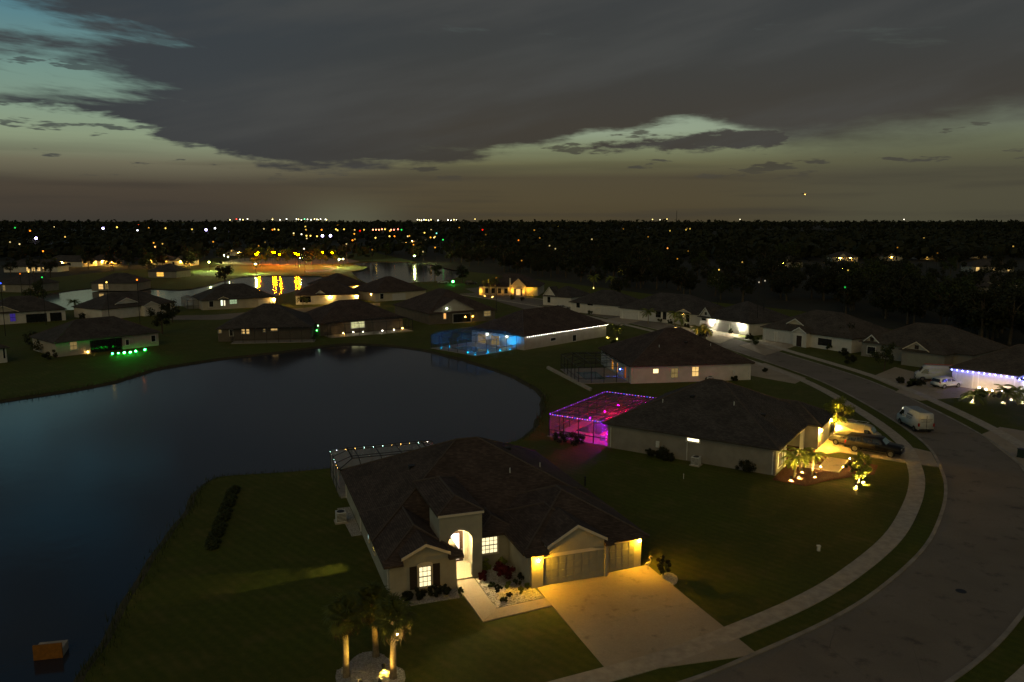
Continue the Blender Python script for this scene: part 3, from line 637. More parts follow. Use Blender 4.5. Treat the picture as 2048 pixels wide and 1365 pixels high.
# lanai behind it
def cage(label, H, x0, x1, y0, y1, hh=2.7, rise=.7, bays=(4, 3), mat=BRONZE, scr=SCREEN, inset=1.4, open_=(), roof=True):
    e = empty('pool_cage', H.world((x0 + x1) / 2, (y0 + y1) / 2), H.yaw); tag(e, label, 'screen enclosure')
    cx, cy = (x0 + x1) / 2, (y0 + y1) / 2; X0, X1, Y0, Y1 = x0 - cx, x1 - cx, y0 - cy, y1 - cy; r = .045
    def post(x, y, z=hh): MB().box(x - r, x + r, y - r, y + r, 0, z).build('post', mat, e)
    def beam(a, b_): MB().bar(a, b_, .05, 4).build('beam', mat, e)
    nx, ny = bays; xs = [X0 + (X1 - X0) * k / nx for k in range(nx + 1)]; ys = [Y0 + (Y1 - Y0) * k / ny for k in range(ny + 1)]
    for k, x in enumerate(xs):
        for y, n_ in ((Y0, 'F'), (Y1, 'B')):
            if n_ not in open_: post(x, y)
    for k, y in enumerate(ys[1:-1]):
        for x, n_ in ((X0, 'L'), (X1, 'R')):
            if n_ not in open_: post(x, y)
    for n_, (p, q) in {'F': ((X0, Y0), (X1, Y0)), 'B': ((X0, Y1), (X1, Y1)), 'L': ((X0, Y0), (X0, Y1)), 'R': ((X1, Y0), (X1, Y1))}.items():
        beam((*p, hh), (*q, hh))
        if n_ in open_: continue
        beam((*p, .9), (*q, .9)); MB().face([(*p, .03), (*q, .03), (*q, hh), (*p, hh)]).build('screen', scr, e)
    if roof:
        zi = hh + rise; i = inset
        for x in xs: xi = max(X0 + i, min(X1 - i, x)); beam((x, Y0, hh), (xi, Y0 + i, zi)); beam((x, Y1, hh), (xi, Y1 - i, zi)); beam((xi, Y0 + i, zi), (xi, Y1 - i, zi))
        for y in ys[1:-1]: beam((X0, y, hh), (X0 + i, y, zi)); beam((X1, y, hh), (X1 - i, y, zi)); beam((X0 + i, y, zi), (X1 - i, y, zi))
        I = [(X0 + i, Y0 + i, zi), (X1 - i, Y0 + i, zi), (X1 - i, Y1 - i, zi), (X0 + i, Y1 - i, zi)]; O_ = [(X0, Y0, hh), (X1, Y0, hh), (X1, Y1, hh), (X0, Y1, hh)]
        for k in range(4): j = (k + 1) % 4; beam(I[k], I[j]); MB().face([O_[k], O_[j], I[j], I[k]]).build('screen', scr, e)
        MB().face(I).build('screen', scr, e)
    return e
def patio(label, H, x0, x1, y0, y1, pool=None, glow=None):
    mb = MB(); z = .09
    if pool:
        a, c, d, f = pool; mb.box(x0, a, y0, y1, -.03, z).box(c, x1, y0, y1, -.03, z).box(a, c, y0, d, -.03, z).box(a, c, f, y1, -.03, z)
    else: mb.box(x0, x1, y0, y1, -.03, z)
    o = mb.build('patio', DECK, None, H.o, H.yaw); struct(o)
    if pool:
        a, c, d, f = pool; w = MB().box(a, c, d, f, -.03, .055).build('pool', glow or POOLW, None, H.o, H.yaw); struct(w)
def string(label, pts, n, mats, r=.06, S=None, wire=True, drop=0.0):
    """a light string: wire and bulbs along a polyline of world points"""
    e = empty('string_lights', pts[0]); L = [p - pts[0] for p in pts]; tag(e, label, 'string lights')
    if wire:
        mb = MB()
        for k in range(len(L) - 1): mb.bar(L[k], L[k + 1], .012, 4)
        mb.build('wire', BLACK, e)
    seg = [(L[k + 1] - L[k]).length for k in range(len(L) - 1)]; tot = sum(seg)
    for i in range(n):
        d = tot * (i + .5) / n; k = 0
        while k < len(seg) - 1 and d > seg[k]: d -= seg[k]; k += 1
        p = L[k].lerp(L[k + 1], d / seg[k]); col, S_ = mats[i % len(mats)] if not callable(mats) else mats(i)
        put(bulb_mesh(r, col, S_), 'bulb', e, p + Vector((0, 0, -r - .012 - drop)))
    return e
patio('near patio', h, -.5, 10, 21.6, 28.6)
cage('flat-topped pool enclosure strung with little lights behind the near house', h, -.6, 10.0, 21.75, 28.5, 2.75, .55, (5, 3), BRONZE, SCREENL, 1.5, ('F',))
rr = random.Random(3)
string('string of small white and amber bulbs along the near pool enclosure', [h.world(-.6, 22.0, 2.8), h.world(-.6, 28.5, 2.8), h.world(10, 28.5, 2.8)], 18, lambda i: (rr.choice([(1, .85, .6), (1, .55, .12), (.85, .85, 1), (.5, 1, .8)]), 34), .045)
# ---------------------------------------------------------------- house with the purple lanai
h2 = House.px('dark roofed taupe house with magenta lit lanai and floodlit front garden', (1215, 895), (1550, 952), 17.5, hw=2.95, wall=WTAUPE, roof=ROOF2, base=False)
MB().box(0, h2.W, 0, 3.3, -.05, 2.89).build('wall', WTAUPE, h2.e); MB().box(0, 17.0, 3.302, 17.5, -.05, 2.888).build('wall', WTAUPE, h2.e); MB().box(12, 20.6, 12.3, 18.6, -.05, 2.8).build('wall', WTAUPE, h2.e)
h2.hip(0, h2.W, 0, 17.5, 2.95); h2.hip(11, 20.6, 12.3, 18.6, 2.87)
h2.winpx('F', 1374, 875, 1399, 886, em('window_flood', (1, .86, .5), 3.0), cols=1, rows=1, mid=False)
h2.sides['g'] = (Vector((20.6, 12.3, 0)), Vector((0, 1, 0)), Vector((1, 0, 0))); h2.sides['R2'] = (Vector((17.0, 3.3, 0)), Vector((0, 1, 0)), Vector((1, 0, 0)))
h2.gdoor('g', .9, 5.8, 2.2, GDOORW); h2.lamp('g', .42, 2.2, (1.0, .50, .06), 700, .13); h2.lamp('g', 6.1, 2.2, (1.0, .62, .10), 200, .1)
h2.door('R2', 2.2, 3.3, 2.1, DOORW, LW); h2.win('R2', 5, 6.8, .6, 2.1, LDIM); h2.win('R', .9, 2.4, .6, 2.1, LDIM); h2.lamp('R2', 1.7, 2.0, (1, .66, .18), 160, .09)
h2.column((19.0, 3.62), 2.9, .4, TRIMW); h2.column((19.0, 11.6), 2.9, .4, TRIMW)
patio('purple patio', h2, -8.2, 0, .2, 15.5, (-6.6, -3.2, 4.2, 12.5))
cage('screened lanai glowing magenta and red behind the taupe house', h2, -8.0, 0, .3, 15.5, 2.75, .18, (4, 6), BRONZE, SCREENP, 1.0, ('R',))
MG = [((.3, .08, 1), 4), ((1, .12, .6), 4), ((.03, .1, 1), 5), ((1, .4, .8), 4)]
string('row of blue and pink bulbs along the near edge of the magenta lanai', [h2.world(-8, .25, 2.86), h2.world(-.6, .25, 2.86)], 22, MG, .045)
string('row of violet bulbs along the lake edge of the magenta lanai', [h2.world(-8.05, .3, 2.86), h2.world(-8.05, 15.5, 2.86)], 26, [((.40, .05, 1), 4), ((.4, .05, .9), 1.5), ((.5, .05, .8), .8)], .045)
string('row of blue and pink bulbs along the far edge of the magenta lanai', [h2.world(-8, 15.55, 2.86), h2.world(.4, 15.55, 2.86)], 20, MG, .045)
h2.sides['lan'] = (Vector((0, 15.5, 0)), Vector((0, -1, 0)), Vector((-1, 0, 0)))
for t, col, S in ((14.7, (.20, .0, 1), 170), (12.2, (1, .0, .05), 380), (9.6, (1, .0, .05), 420), (6.6, (1, .0, .06), 110), (3.0, (.5, .0, .5), 70)): h2.lamp('lan', t, 2.45, col, S, .12)
h2.win('lan', 9.8, 13.0, .1, 2.2, em('lanai_red', (1, .008, .05), 1.1), 3, 1, mid=False); 
for k, (x, y, c_) in enumerate(((-4, 3.2, (.32, 0, 1)), (-4, 7.2, (.8, 0, .3)), (-4, 11.2, (.7, 0, .35)))):  # lanterns added to light the roof screen from below, bulbs kept tiny
    ln = empty('added_lantern', h2.world(x, y, 2.88)); tag(ln, ('added violet lantern lighting the near end', 'added red lantern lighting the middle', 'added red lantern lighting the far end')[k] + ' of the magenta lanai', 'lantern'); MB().bar((0, 0, 0), (0, 0, -.5), .01, 4).build('cord', BLACK, ln); MB().bar((0, 0, -.5), (0, 0, -.56), .12, 8, .14).build('cap', BLACK, ln); put(bulb_mesh(.04, c_, 1300 if k else 1100), 'bulb', ln, (0, 0, -.60))
sofa = empty('patio_sofa', h2.world(-1.6, 3.0, .09), h2.yaw); tag(sofa, 'patio sofa inside the magenta lanai beside its screen door', 'sofa')
MB().box(-.4, .4, -.9, .9, 0, .42).build('seat', WHITEAL, sofa); MB().box(.25, .45, -.9, .9, .4, .85).build('backrest', WHITEAL, sofa); MB().box(-.4, .4, -1.05, -.9, 0, .6).build('armrest', WHITEAL, sofa); MB().box(-.4, .4, .9, 1.05, 0, .6).build('armrest', WHITEAL, sofa)
tb = empty('patio_table', h2.world(-2.2, 8.2, .09), h2.yaw); tag(tb, 'round patio table under the magenta lanai roof', 'table')
MB().bar((0, 0, 0), (0, 0, .7), .06).build('leg', BLACK, tb); MB().bar((0, 0, .7), (0, 0, .75), .75, 14).build('tabletop', WHITEAL, tb)
# ---------------------------------------------------------------- white-walled house with three lit side windows
h3 = House.px('white side-walled house with three small lit windows below the street bend', (1262, 768), (1501, 760), 18, hw=2.95, wall=WWHITE, roof=ROOF)
h3.winpx('F', 1306, 738, 1317, 747, em('window_flood2', (1, .74, .32), 2.2), cols=1, rows=1, mid=False); h3.winpx('F', 1342, 737, 1356, 756, LDIM); h3.winpx('F', 1384, 734, 1397, 753, LW)
h3.gdoor('R', 3, 8, 2.2)
patio('dark patio', h3, -8.5, 0, 1, 14, (-6.5, -3, 4, 11)); cage('unlit dark pool enclosure beside the white side-walled house', h3, -8.4, 0, 1.1, 14, 2.7, .5, (4, 5), BRONZE, SCREEN, 1.4, ('R',))
h3.sides['lan'] = (Vector((0, 14, 0)), Vector((0, -1, 0)), Vector((-1, 0, 0))); h3.win('lan', 10.5, 11.4, .3, 2.2, LORG, 1, 2); h3.win('lan', 3, 4.2, .4, 2.1, LA, 1, 2); h3.win('lan', 6.2, 6.8, .4, 2.1, LA, 1, 2)
h3.lamp('lan', 8.4, 1.4, (.05, .12, 1), 26, .07)
# ---------------------------------------------------------------- house with white eave lights and blue lanai
h4 = House.px('beige house with a white light strip along its eave and blue lit lanai', (1048, 701), (1212, 673), 15.5, hw=2.9, wall=WBEIGE, roof=ROOF)
h4.winpx('F', 1101, 677, 1111, 681, None, cols=1, rows=1, mid=False, sill=False); h4.winpx('F', 1145, 671, 1152, 686, None); h4.gdoor('R', 3, 8)
string('strip of white bulbs under the eave of the beige house', [h4.world(.2, -.42, 2.72), h4.world(h4.W + .3, -.42, 2.72)], 44, [((1, .93, .80), 26)], .04, wire=True)
patio('blue patio', h4, -11.5, 0, 2, 15.5, (-9.0, -4.5, 5, 12.5), None)
cage('pool enclosure lit blue beside the house with the white eave lights', h4, -11.4, 0, 2.1, 15.4, 2.8, .8, (4, 5), BRONZE, SCREEN, 1.6, ('R',))
h4.sides['lan'] = (Vector((0, 15.4, 0)), Vector((0, -1, 0)), Vector((-1, 0, 0)))
h4.win('lan', 2, 4.4, .2, 2.2, LDIM, 3, 1); h4.win('lan', 6, 8.4, .2, 2.2, LDIM, 3, 1); h4.lamp('lan', 10.6, 2.3, (.9, 1, .6), 22, .1); h4.lamp('lan', 5, 2.3, WHITEL, 30, .1)
for k, (x, y, S) in enumerate(((-10.2, 13.6, 260), (-7.8, 14.0, 260), (-10.2, 5.8, 260), (-10.6, 3.0, 420), (-7.6, 2.7, 420), (-4.0, 2.7, 420), (-1.5, 2.7, 340))):
    uplight('blue uplight on the deck of the beige house lanai', h4.world(x, y, .09), (.0, .34, 1.0), S * 1.8, .11, tilt=(0, .1, 1), group='blue lanai uplights', deep=False)
#@@END_H4
# ---------------------------------------------------------------- the houses round the lake
h5 = House.px('dark house with a chandelier glowing in its high gable', (859, 650), (990, 641), 24, hw=2.9, wall=WSHADED, roof=ROOF)
t0, z0 = h5.on('F', 866, 609); t1, z1 = h5.on('F', 947, 605); tp, zp = h5.on('F', 901, 584)
h5.gable('F', t0, t1, 3.2, 3.2 + (t1 - t0) * .26, back=6, trim=WTAUPE, wall=WBEIGE, fill=.05, wallh=.5)
a, c = h5.on('F', 893, 597); h5.win('F', a - 1.1, a + 1.1, 3.2, 4.3, LDIM, 3, 1, mid=False); h5.lamp('F', a, 3.9, (.8, 1, .7), 5, .16, out=.2)
h5.winpx('F', 887, 624, 892, 638, em('window_peach', (1, .45, .12), 1.3), cols=1, rows=1, mid=False); h5.winpx('F', 968, 623, 981, 632, LDIM)
h5.lamppx('F', 930, 634, S=9, r=.14, col=AMBER); h5.lamppx('F', 945, 633, S=9, r=.14, col=AMBER); h5.win('F', h5.W * .35, h5.W * .62, .1, 2.3, None, 4, 1, mid=False)
h6 = House.px('dark lakeside house with a row of low terrace lamps', (640, 673), (806, 659), 16, hw=2.9, wall=WSHADED, roof=ROOF)
h6.winpx('F', 702, 644, 729, 655, em('window_kitchen', (.85, .82, .40), .8, True), cols=4, rows=1, mid=False); h6.winpx('L', 633, 628, 637, 648, LDIM, cols=1, rows=2); h6.lamp('L', 14.5, 1.2, (.1, 1, .15), 7, .09); h6.lamp('L', 15.4, 2.4, (.6, 1, .6), 4, .08)
patio('terrace', h6, 1, h6.W + .6, -4.2, -.02)
cage('tall dark screen enclosure over the terrace lamps of the lakeside house', h6, 1, h6.W + .5, -4.1, -.02, 2.8, .5, (6, 2), BRONZE, SCREEN, 1.2, ('B',))
for k, (x, y, c_, S) in enumerate(((687, 669, WARM, 30), (707, 667, WHITEL, 9), (726, 666, WHITEL, 7), (765, 664, WHITEL, 9), (788, 662, WHITEL, 7), (805, 659, WARM, 30))):
    e = empty('terrace_lamp', gp(x, y + 3)); MB().bar((0, 0, 0), (0, 0, .55), .04, 6).build('post', BLACK, e); put(bulb_mesh(.11, c_, S * 4), 'bulb', e, (0, 0, .62))
    tag(e, ('leftmost amber', 'second dim white', 'third dim white', 'fourth dim white', 'fifth dim white', 'rightmost amber')[k] + ' terrace lamp along the lakeside house terrace', 'terrace lamp', 'terrace lamps')
h7 = House.px('dark lakeside house with a pair of tall lit windows under its hip roof', (437, 684), (622, 680), 17, hw=2.85, wall=WSHADED, roof=ROOF2)
for q in ((483, 654, 490, 668), (492, 653, 499, 668), (541, 649, 555, 662)): h7.winpx('F', *q, em('window_lake', (1, .62, .2), .9, True), cols=1)
MB().box(-.012, 0, 0, 17, 0, 2.78).build('side_wall', WBEIGE, h7.e); h7.winpx('F', 437, 657, 443, 666, LDIM, cols=1); h7.winpx('F', 526, 651, 531, 664, LDIM, cols=1); h7.winpx('F', 459, 660, 466, 672, None, cols=1)  # paler skin over the end wall, left out of the painted gloom
patio('terrace', h7, 3.2, h7.W + 1, -3.6, -.02); cage('long dark screen room along the water in front of the lit pair of windows', h7, 3.3, h7.W + .9, -3.5, -.02, 2.7, .3, (7, 2), BRONZE, SCREEN, 1.0, ('B',))
h8 = House.px('white walled house with green lamps along its lakeside bed', (113, 715), (318, 691), 12.5, hw=2.85, wall=WBEIGE, roof=ROOF2)
h8.winpx('F', 139, 684, 155, 699, LDIM); h8.winpx('F', 302, 672, 311, 683, None); h8.winpx('F', 251, 680, 258, 690, None)
t0, _ = h8.on('F', 182, 700); t1, _ = h8.on('F', 244, 700); h8.win('F', t0, t1, .1, 2.4, None, 5, 1, mid=False, trim=BRONZE); h8.lamppx('F', 175, 704, S=16, r=.1, col=WARM)
for k, (x, y, S) in enumerate(((225, 708, 60), (237, 707, 60), (249, 706, 240), (261, 705, 160), (272, 703, 130), (290, 700, 90))):
    uplight(('first faint', 'second faint', 'third brightest', 'fourth', 'fifth', 'rightmost cone of') [k] + ' green garden lamp below the white walled house', gp(x, y + 2), (.01, 1, .06), S * 1.2, .18, tilt=(.1, -.5, .9), group='green garden lamps', deep=False)
for k, (x, y) in enumerate(((163, 623), (164, 630), (220, 627))):
    e = put(MB().box(-.3, .3, -.3, .3, 0, .1).mesh('skylight', em('skylight_glow', (.8, 1, .9), 1.2)), 'skylight', h8.e); P = h8.local(gp(x, y, 4.2)); e.location = (P.x, P.y, min(4.6, 2.85 + .5 * (min(P.y, 12.5 - P.y) + .45)) + .02)
h9 = House.px('white porched house at the left edge with dark garage doors', (-30, 652), (132, 641), 13, hw=3.0, wall=WWHITE, roof=ROOF2)
h9.gdoor('F', h9.W * .5, h9.W * .76, 2.2, DARKGLASS); h9.gdoor('F', h9.W * .8, h9.W * .95, 2.2, DARKGLASS); h9.winpx('F', 19, 628, 32, 643, em('window_violet', (.1, .06, .5), .3)); h9.gable('F', .5, h9.W * .42, 3.0, 4.7, back=4, wallh=.3, wall=WBEIGE)
h22 = House.px('small white gable end at the left edge above the lake', (-70, 735), (15, 725), 9, hw=2.8, wall=WWHITE, roof=ROOF2); h22.winpx('F', 5, 697, 11, 717, None, cols=1)
h10 = House.px('white house with two bright slim windows beside its porch', (205, 641), (350, 625), 13, hw=2.9, wall=WWHITE, roof=ROOF2)
h10.winpx('F', 289, 609, 294, 624, LW, cols=1); h10.winpx('F', 295, 609, 300, 624, LW, cols=1); h10.winpx('F', 321, 609, 329, 620, None); h10.winpx('F', 333, 608, 341, 618, None)
t0, _ = h10.on('F', 283, 640); t1, _ = h10.on('F', 310, 640); h10.wing('p', 'F', t0, t1, 1.6, 2, 2.9, False); h10.gable('p', -.2, t1 - t0 + .2, 2.9, 3.9, back=3, trim=TRIMW)
h10.gable('F', h10.W * .2, h10.W * .52, 3.7, 5.2, back=3, trim=TRIMW, wallh=.1, fill=-1.2, out=-1)
h11 = House.px('white house with a bright arched entry and one strong amber corner lamp', (405, 621), (551, 613), 15, hw=2.9, wall=WBEIGE, roof=ROOF2)
h11.winpx('F', 441, 600, 446, 612, em('entry_glow', (.85, 1, .7), 1.7), cols=1, rows=1, mid=False); h11.winpx('F', 447, 601, 451, 612, LWH, cols=1, rows=1, mid=False); h11.winpx('F', 459, 600, 474, 608, em('window_green', (.6, .8, .45), .5, True), cols=3)
h11.winpx('F', 418, 603, 427, 614, None); h11.gdoor('F', h11.W * .76, h11.W * .97); h11.lamp('F', h11.W - .25, 2.2, (1, .55, .12), 330, .16); t0, _ = h11.on('F', 436, 612); t1, _ = h11.on('F', 458, 612); h11.gable('F', t0, t1, 2.95, 3.7, back=2, trim=TRIM)
cage('pale pool screen rising behind the arched entry house', h11, -3.2, -.02, 5, 16, 2.6, .6, (2, 4), BRONZE, SCREENL, 1.0, ('R',))
h12 = House.px('cream house front with a pair of amber garage lamps', (592, 610), (717, 607), 15, hw=2.9, wall=WWHITE, roof=ROOF)
h12.winpx('F', 599, 593, 622, 605, None, cols=3, rows=2); h12.gdoor('F', h12.W * .60, h12.W * .95); h12.lamp('F', h12.W * .55, 2.25, (1, .55, .1), 260, .15); h12.lamp('F', h12.W * .975, 2.3, (1, .55, .1), 260, .15); h12.gable('F', h12.W * .3, h12.W * .48, 3.0, 4.2, back=3, trim=TRIMW, fill=-.5, out=-.3)
h13 = House.px('cream house with a plain pyramid roof by the far pond', (752, 604), (852, 597), 17, hw=2.9, wall=WCREAM, roof=ROOF)
h13.gdoor('F', 6, 11, 2.2, GDOORW); h13.winpx('F', 760, 588, 767, 598, None); h13.lamp('L', 14, 2.2, (1, .6, .15), 30, .1)
h14 = House.px('cream house lit amber from one corner lamp behind the twin lamp house', (662, 590), (736, 585), 17, hw=2.9, wall=WCREAM, roof=ROOF); h14.lamp('F', h14.W * .68, 2.1, (1, .5, .08), 340, .17); h14.winpx('F', 687, 570, 694, 577, None)
hg = House.px('grand front lit gold by many uplights, with a tall entry gable', (958, 590), (1076, 592), 15, hw=3.1, wall=WCREAM, roof=ROOF)
t0, _ = hg.on('F', 1025, 590); t1, _ = hg.on('F', 1052, 590); hg.wing('p', 'F', t0, t1, 2.0, 2, 3.4, False); hg.gable('p', -.3, t1 - t0 + .3, 3.4, 6.0, back=5, trim=TRIM); hg.door('p', .9, (t1 - t0) - .9, 2.6, DOORW, LW)
hg.column(hg.sides['p'][0] + Vector((-.4, -.4, 0)), 6.2, .5, TRIM)
for k in range(4): hg.win('F', 2.2 + k * 2.3, 3.4 + k * 2.3, .6, 2.4, None, 2, 2, trim=TRIM)
for k, t in enumerate((.6, 1.9, 4.2, 6.5, 8.7, t0 - .8, t0 + .2, t1 - .2, t1 + .9, t1 + 2.6)):
    O, d, n = hg.sides['F']; uplight('gold uplight at the foot of the grand gold-lit front', hg.world(*(O + d * t + n * (2.5 if t0 - .1 < t < t1 else .55))), (1, .46, .04), 460 if t > t0 - 1 or t < 1 else 26, .12, tilt=(0, .12, 1), group='gold facade uplights')
h15 = House.px('pale house front with one steep gable up the dim street', (1086, 610), (1142, 614), 12, hw=2.9, wall=WWHITE, roof=ROOF2); h15.gable('F', .2, 4.6, 2.95, 5.6, back=4, trim=TRIMW); h15.winpx('F', 1095, 594, 1101, 606, None); h15.gdoor('F', 5.2, 9.6, 2.2)
h16 = House.px('white arched front beside a single white garden floodlight', (1141, 624), (1240, 633), 13, hw=2.9, wall=WWHITE, roof=ROOF2); h16.winpx('F', 1153, 604, 1160, 616, None, cols=1); h16.gdoor('F', h16.W * .62, h16.W * .95, 2.2); h16.winpx('F', 1175, 602, 1186, 612, None)
fl = empty('garden_floodlight', gp(1204, 628)); tag(fl, 'bright white floodlight on a stake in front of the white arched house', 'floodlight'); MB().bar((0, 0, 0), (0, 0, 1.0), .04, 6).build('stake', BLACK, fl); MB().box(-.18, .18, -.1, .1, .95, 1.2).build('housing', BLACK, fl); put(bulb_mesh(.18, (.95, 1, .68), 420), 'bulb', fl, (0, -.22, 1.08))
h17 = House.px('long white house with a plain garage wall and palms along its front', (1240, 637), (1400, 653), 15, hw=2.95, wall=WWHITE, roof=ROOF2)
h17.gdoor('F', .8, 5.8, 2.3, GDOORW, trim=TRIMW); h17.winpx('F', 1312, 620, 1322, 636, None); h17.winpx('F', 1326, 622, 1333, 640, None, cols=1); h17.gable('F', h17.W * .72, h17.W * .9, 2.95, 3.9, back=2, trim=TRIM); h17.winpx('F', 1372, 630, 1379, 645, None, cols=1); h17.lamp('F', h17.W * .80, 2.6, (1, .5, .12), 16, .1)
h18 = House.px('white house with two glaring garage lamps and a tall gable', (1399, 657), (1497, 673), 15, hw=2.95, wall=WWHITE, roof=ROOF2)
h18.gable('F', .1, 3.9, 3.2, 5.2, back=5, trim=TRIMW, vent=True, wallh=.6); t0, _ = h18.on('F', 1428, 660); t1, _ = h18.on('F', 1458, 665); h18.gdoor('F', t0, t1, 2.2, trim=TRIMW); t2, _ = h18.on('F', 1463, 665); t3, _ = h18.on('F', 1479, 668); h18.gdoor('F', t2, t3, 2.2, trim=TRIMW)
h18.lamp('F', t0 - .45, 2.25, (1, .92, .66), 330, .15); h18.lamp('F', t3 + .5, 2.25, (1, .92, .66), 330, .15); h18.winpx('F', 1404, 625, 1412, 642, None, cols=1)
h19 = House.px('dim white house with side by side garages and a small dormer across the street', (1525, 680), (1702, 707), 15, hw=2.95, wall=WWHITE, roof=ROOF3)
h19.gdoor('F', .7, 3.1, 2.3, trim=TRIMW); h19.gdoor('F', 3.9, 8.2, 2.3, trim=TRIMW); h19.wing('p', 'F', 9.0, 12.2, 1.5, 2, 2.95, False); h19.gable('p', -.2, 3.4, 2.95, 4.0, back=4, trim=TRIMW); h19.door('p', .9, 2.2, 2.3); h19.winpx('F', 1643, 669, 1664, 686, None, cols=3, wall=None) if False else h19.win('F', 14, 17.2, .7, 2.2, None, 3, 2); h19.gable('F', 4.8, 9.2, 4.0, 5.2, back=3, trim=TRIMW, fill=-1.8, out=-1.6, wall=WCREAM)
a, c = gp(1705, 712), gp(1782, 738)
h20 = House('unlit house with a brick-brown garage gable beside the cool lit house', gp(1722, 712), math.radians(-52), 20, 14, hw=2.9, wall=WTAUPE, roof=ROOF3); h20.gable('F', .4, 3.6, 2.9, 4.3, back=3, trim=TRIMW, vent=True, wall=WBEIGE); h20.win('F', 1.2, 2.8, .6, 2.0); h20.wing('g', 'F', 9.5, 17, 3.5, 3); h20.gdoor('g', 1, 6.4, 2.2, GDOOR); h20.gable('g', .2, 5.0, 2.95, 4.5, back=4, trim=TRIM, vent=True, wall=WBEIGE)
h21 = House('house front washed blue-white by eave bulbs above three garage doors', gp(1903, 772), math.radians(-47), 19, 14, hw=3.0, wall=WWHITE, roof=ROOF3)
h21.gdoor('F', .6, 2.9, 2.3, trim=TRIMW); h21.gdoor('F', 3.8, 8.6, 2.3, trim=TRIMW); h21.wing('p', 'F', 10, 15.4, 2.4, 3); h21.gable('p', -.2, 5.6, 3.05, 4.9, back=4, trim=TRIMW); h21.win('p', 1.5, 3.9, .7, 2.2, None, 3, 2)
BW = [((.12, .14, 1), 48)]; tq = h21.T('F'); tp_ = h21.T('p'); wl = lambda v: h21.world(*v)
string('icy blue-white bulbs along the garage eave of the cool lit house', [wl(tq(-.4, .46, 2.78)), wl(tq(9.6, .46, 2.78))], 13, BW, .09)
string('icy blue-white bulbs along the porch gable of the cool lit house', [wl(tp_(-.3, .5, 2.8)), wl(tp_(2.7, .4, 4.7)), wl(tp_(5.7, .5, 2.8))], 11, BW, .09)
string('icy blue-white bulbs low on the porch of the cool lit house', [wl(tp_(.2, .5, 2.7)), wl(tp_(5.2, .5, 2.7))], 7, BW, .08)
#@@END_HOUSES
# ================================================================ driveways, walks and beds
L_ = lambda *q: [NEAR.world(*p) for p in q]
dw = slab('driveway', L_((10.2, -1.72), (10.25, -13.6), (19.6, -14.6), (19.5, -1.2)), .05, CONC, True)
for k, (x0, x1, y0, y1) in enumerate(((10.5, 14.9, -7.6, -1.9), (14.92, 19.3, -7.6, -1.9), (10.5, 14.9, -13.3, -7.62), (14.92, 19.3, -13.3, -7.62))):
    MB().prism([(p.x, p.y) for p in L_((x0, y0), (x1, y0), (x1, y1), (x0, y1))], 0, .054).build('slab', CONC, dw)
slab('front_walk', L_((4.9, -.1), (5.1, -5.3), (6.5, -3.9), (6.4, 1.15), (4.9, 1.15)), .055, CONC, True); slab('front_walk', L_((5.12, -5.32), (10.2, -4.75), (10.2, -3.55), (6.5, -3.88)), .052, CONC, True)
def bed(name, pts, mat, z=.03): return struct(MB().prism([(p.x, p.y) for p in pts], -.02, z).build(name, mat))
bed('gravel_bed', L_((6.5, -3.8), (10.15, -3.45), (9.68, 2.75), (7.1, 2.75), (6.5, .9)), GRAVEL)
bed('gravel_bed', L_((-.6, -1.5), (4.6, -1.5), (4.8, -.05), (-.3, -.05)), GRAVEL); bed('gravel_bed', L_((-1.2, 19), (-.05, 19), (-.05, 12), (-.9, 12)), GRAVEL)
ISL = [gp(741 + (70 if math.sin(t) > -.3 else 52) * math.cos(t), 1356 + (52 if math.sin(t) < 0 else 40) * math.sin(t)) for t in [k * math.pi / 12 for k in range(24)]]; bed('gravel_island', ISL[::-1], GRAVEL)
RB = [gp(1336 + 20 * math.cos(k * math.pi / 6), 1160 + 14 * math.sin(k * math.pi / 6)) for k in range(12)]; bed('gravel_bed', RB[::-1], GRAVEL)
# loose stones
def stones(name, poly, n, seed, r=(.02, .055)):
    R_ = random.Random(seed); mb = MB(); xs = [p.x for p in poly]; ys = [p.y for p in poly]; k = 0
    while k < n:
        p = Vector((R_.uniform(min(xs), max(xs)), R_.uniform(min(ys), max(ys))))
        if not inside(p, poly): continue
        q = R_.uniform(*r); mb.ball((p.x, p.y, .03 + q * .3), q, 5, 3, .6); k += 1
    o = mb.build(name, ROCK); o['kind'] = 'stuff'; return o
stones('loose_stones', L_((6.5, -3.8), (10.15, -3.45), (9.68, 2.75), (7.1, 2.75), (6.5, .9)), 700, 1); stones('loose_stones', ISL, 900, 2); stones('loose_stones', L_((-.6, -1.5), (4.6, -1.5), (4.8, -.05), (-.3, -.05)), 220, 3)
slab('driveway', [(1655, 845), (1705, 838), (1790, 888), (1862, 905), (1878, 935), (1800, 925), (1680, 905), (1630, 912), (1634, 872)], .05)
slab('driveway', [(1502, 730), (1530, 727), (1612, 757), (1590, 768), (1502, 752)], .05)
slab('driveway', [(1430, 660), (1480, 670), (1440, 688), (1395, 678)], .05); slab('driveway', [(1525, 680), (1600, 690), (1530, 712), (1478, 692)], .05)
slab('driveway', [(1790, 735), (1880, 758), (1800, 780), (1742, 755)], .05); slab('driveway', [(1905, 768), (1985, 790), (1840, 802), (1790, 785), (1830, 762)], .05)
slab('driveway', [(2060, 865), (2060, 948), (1962, 870), (2000, 855)], .05); slab('driveway', [(1240, 634), (1290, 640), (1240, 652), (1200, 642)], .05)
slab('driveway', [(520, 640), (640, 625), (650, 632), (540, 652)], .04); slab('road', [(340, 640), (440, 640), (640, 622), (760, 612), (760, 606), (620, 615), (430, 630), (340, 632)], .02, ASPH)
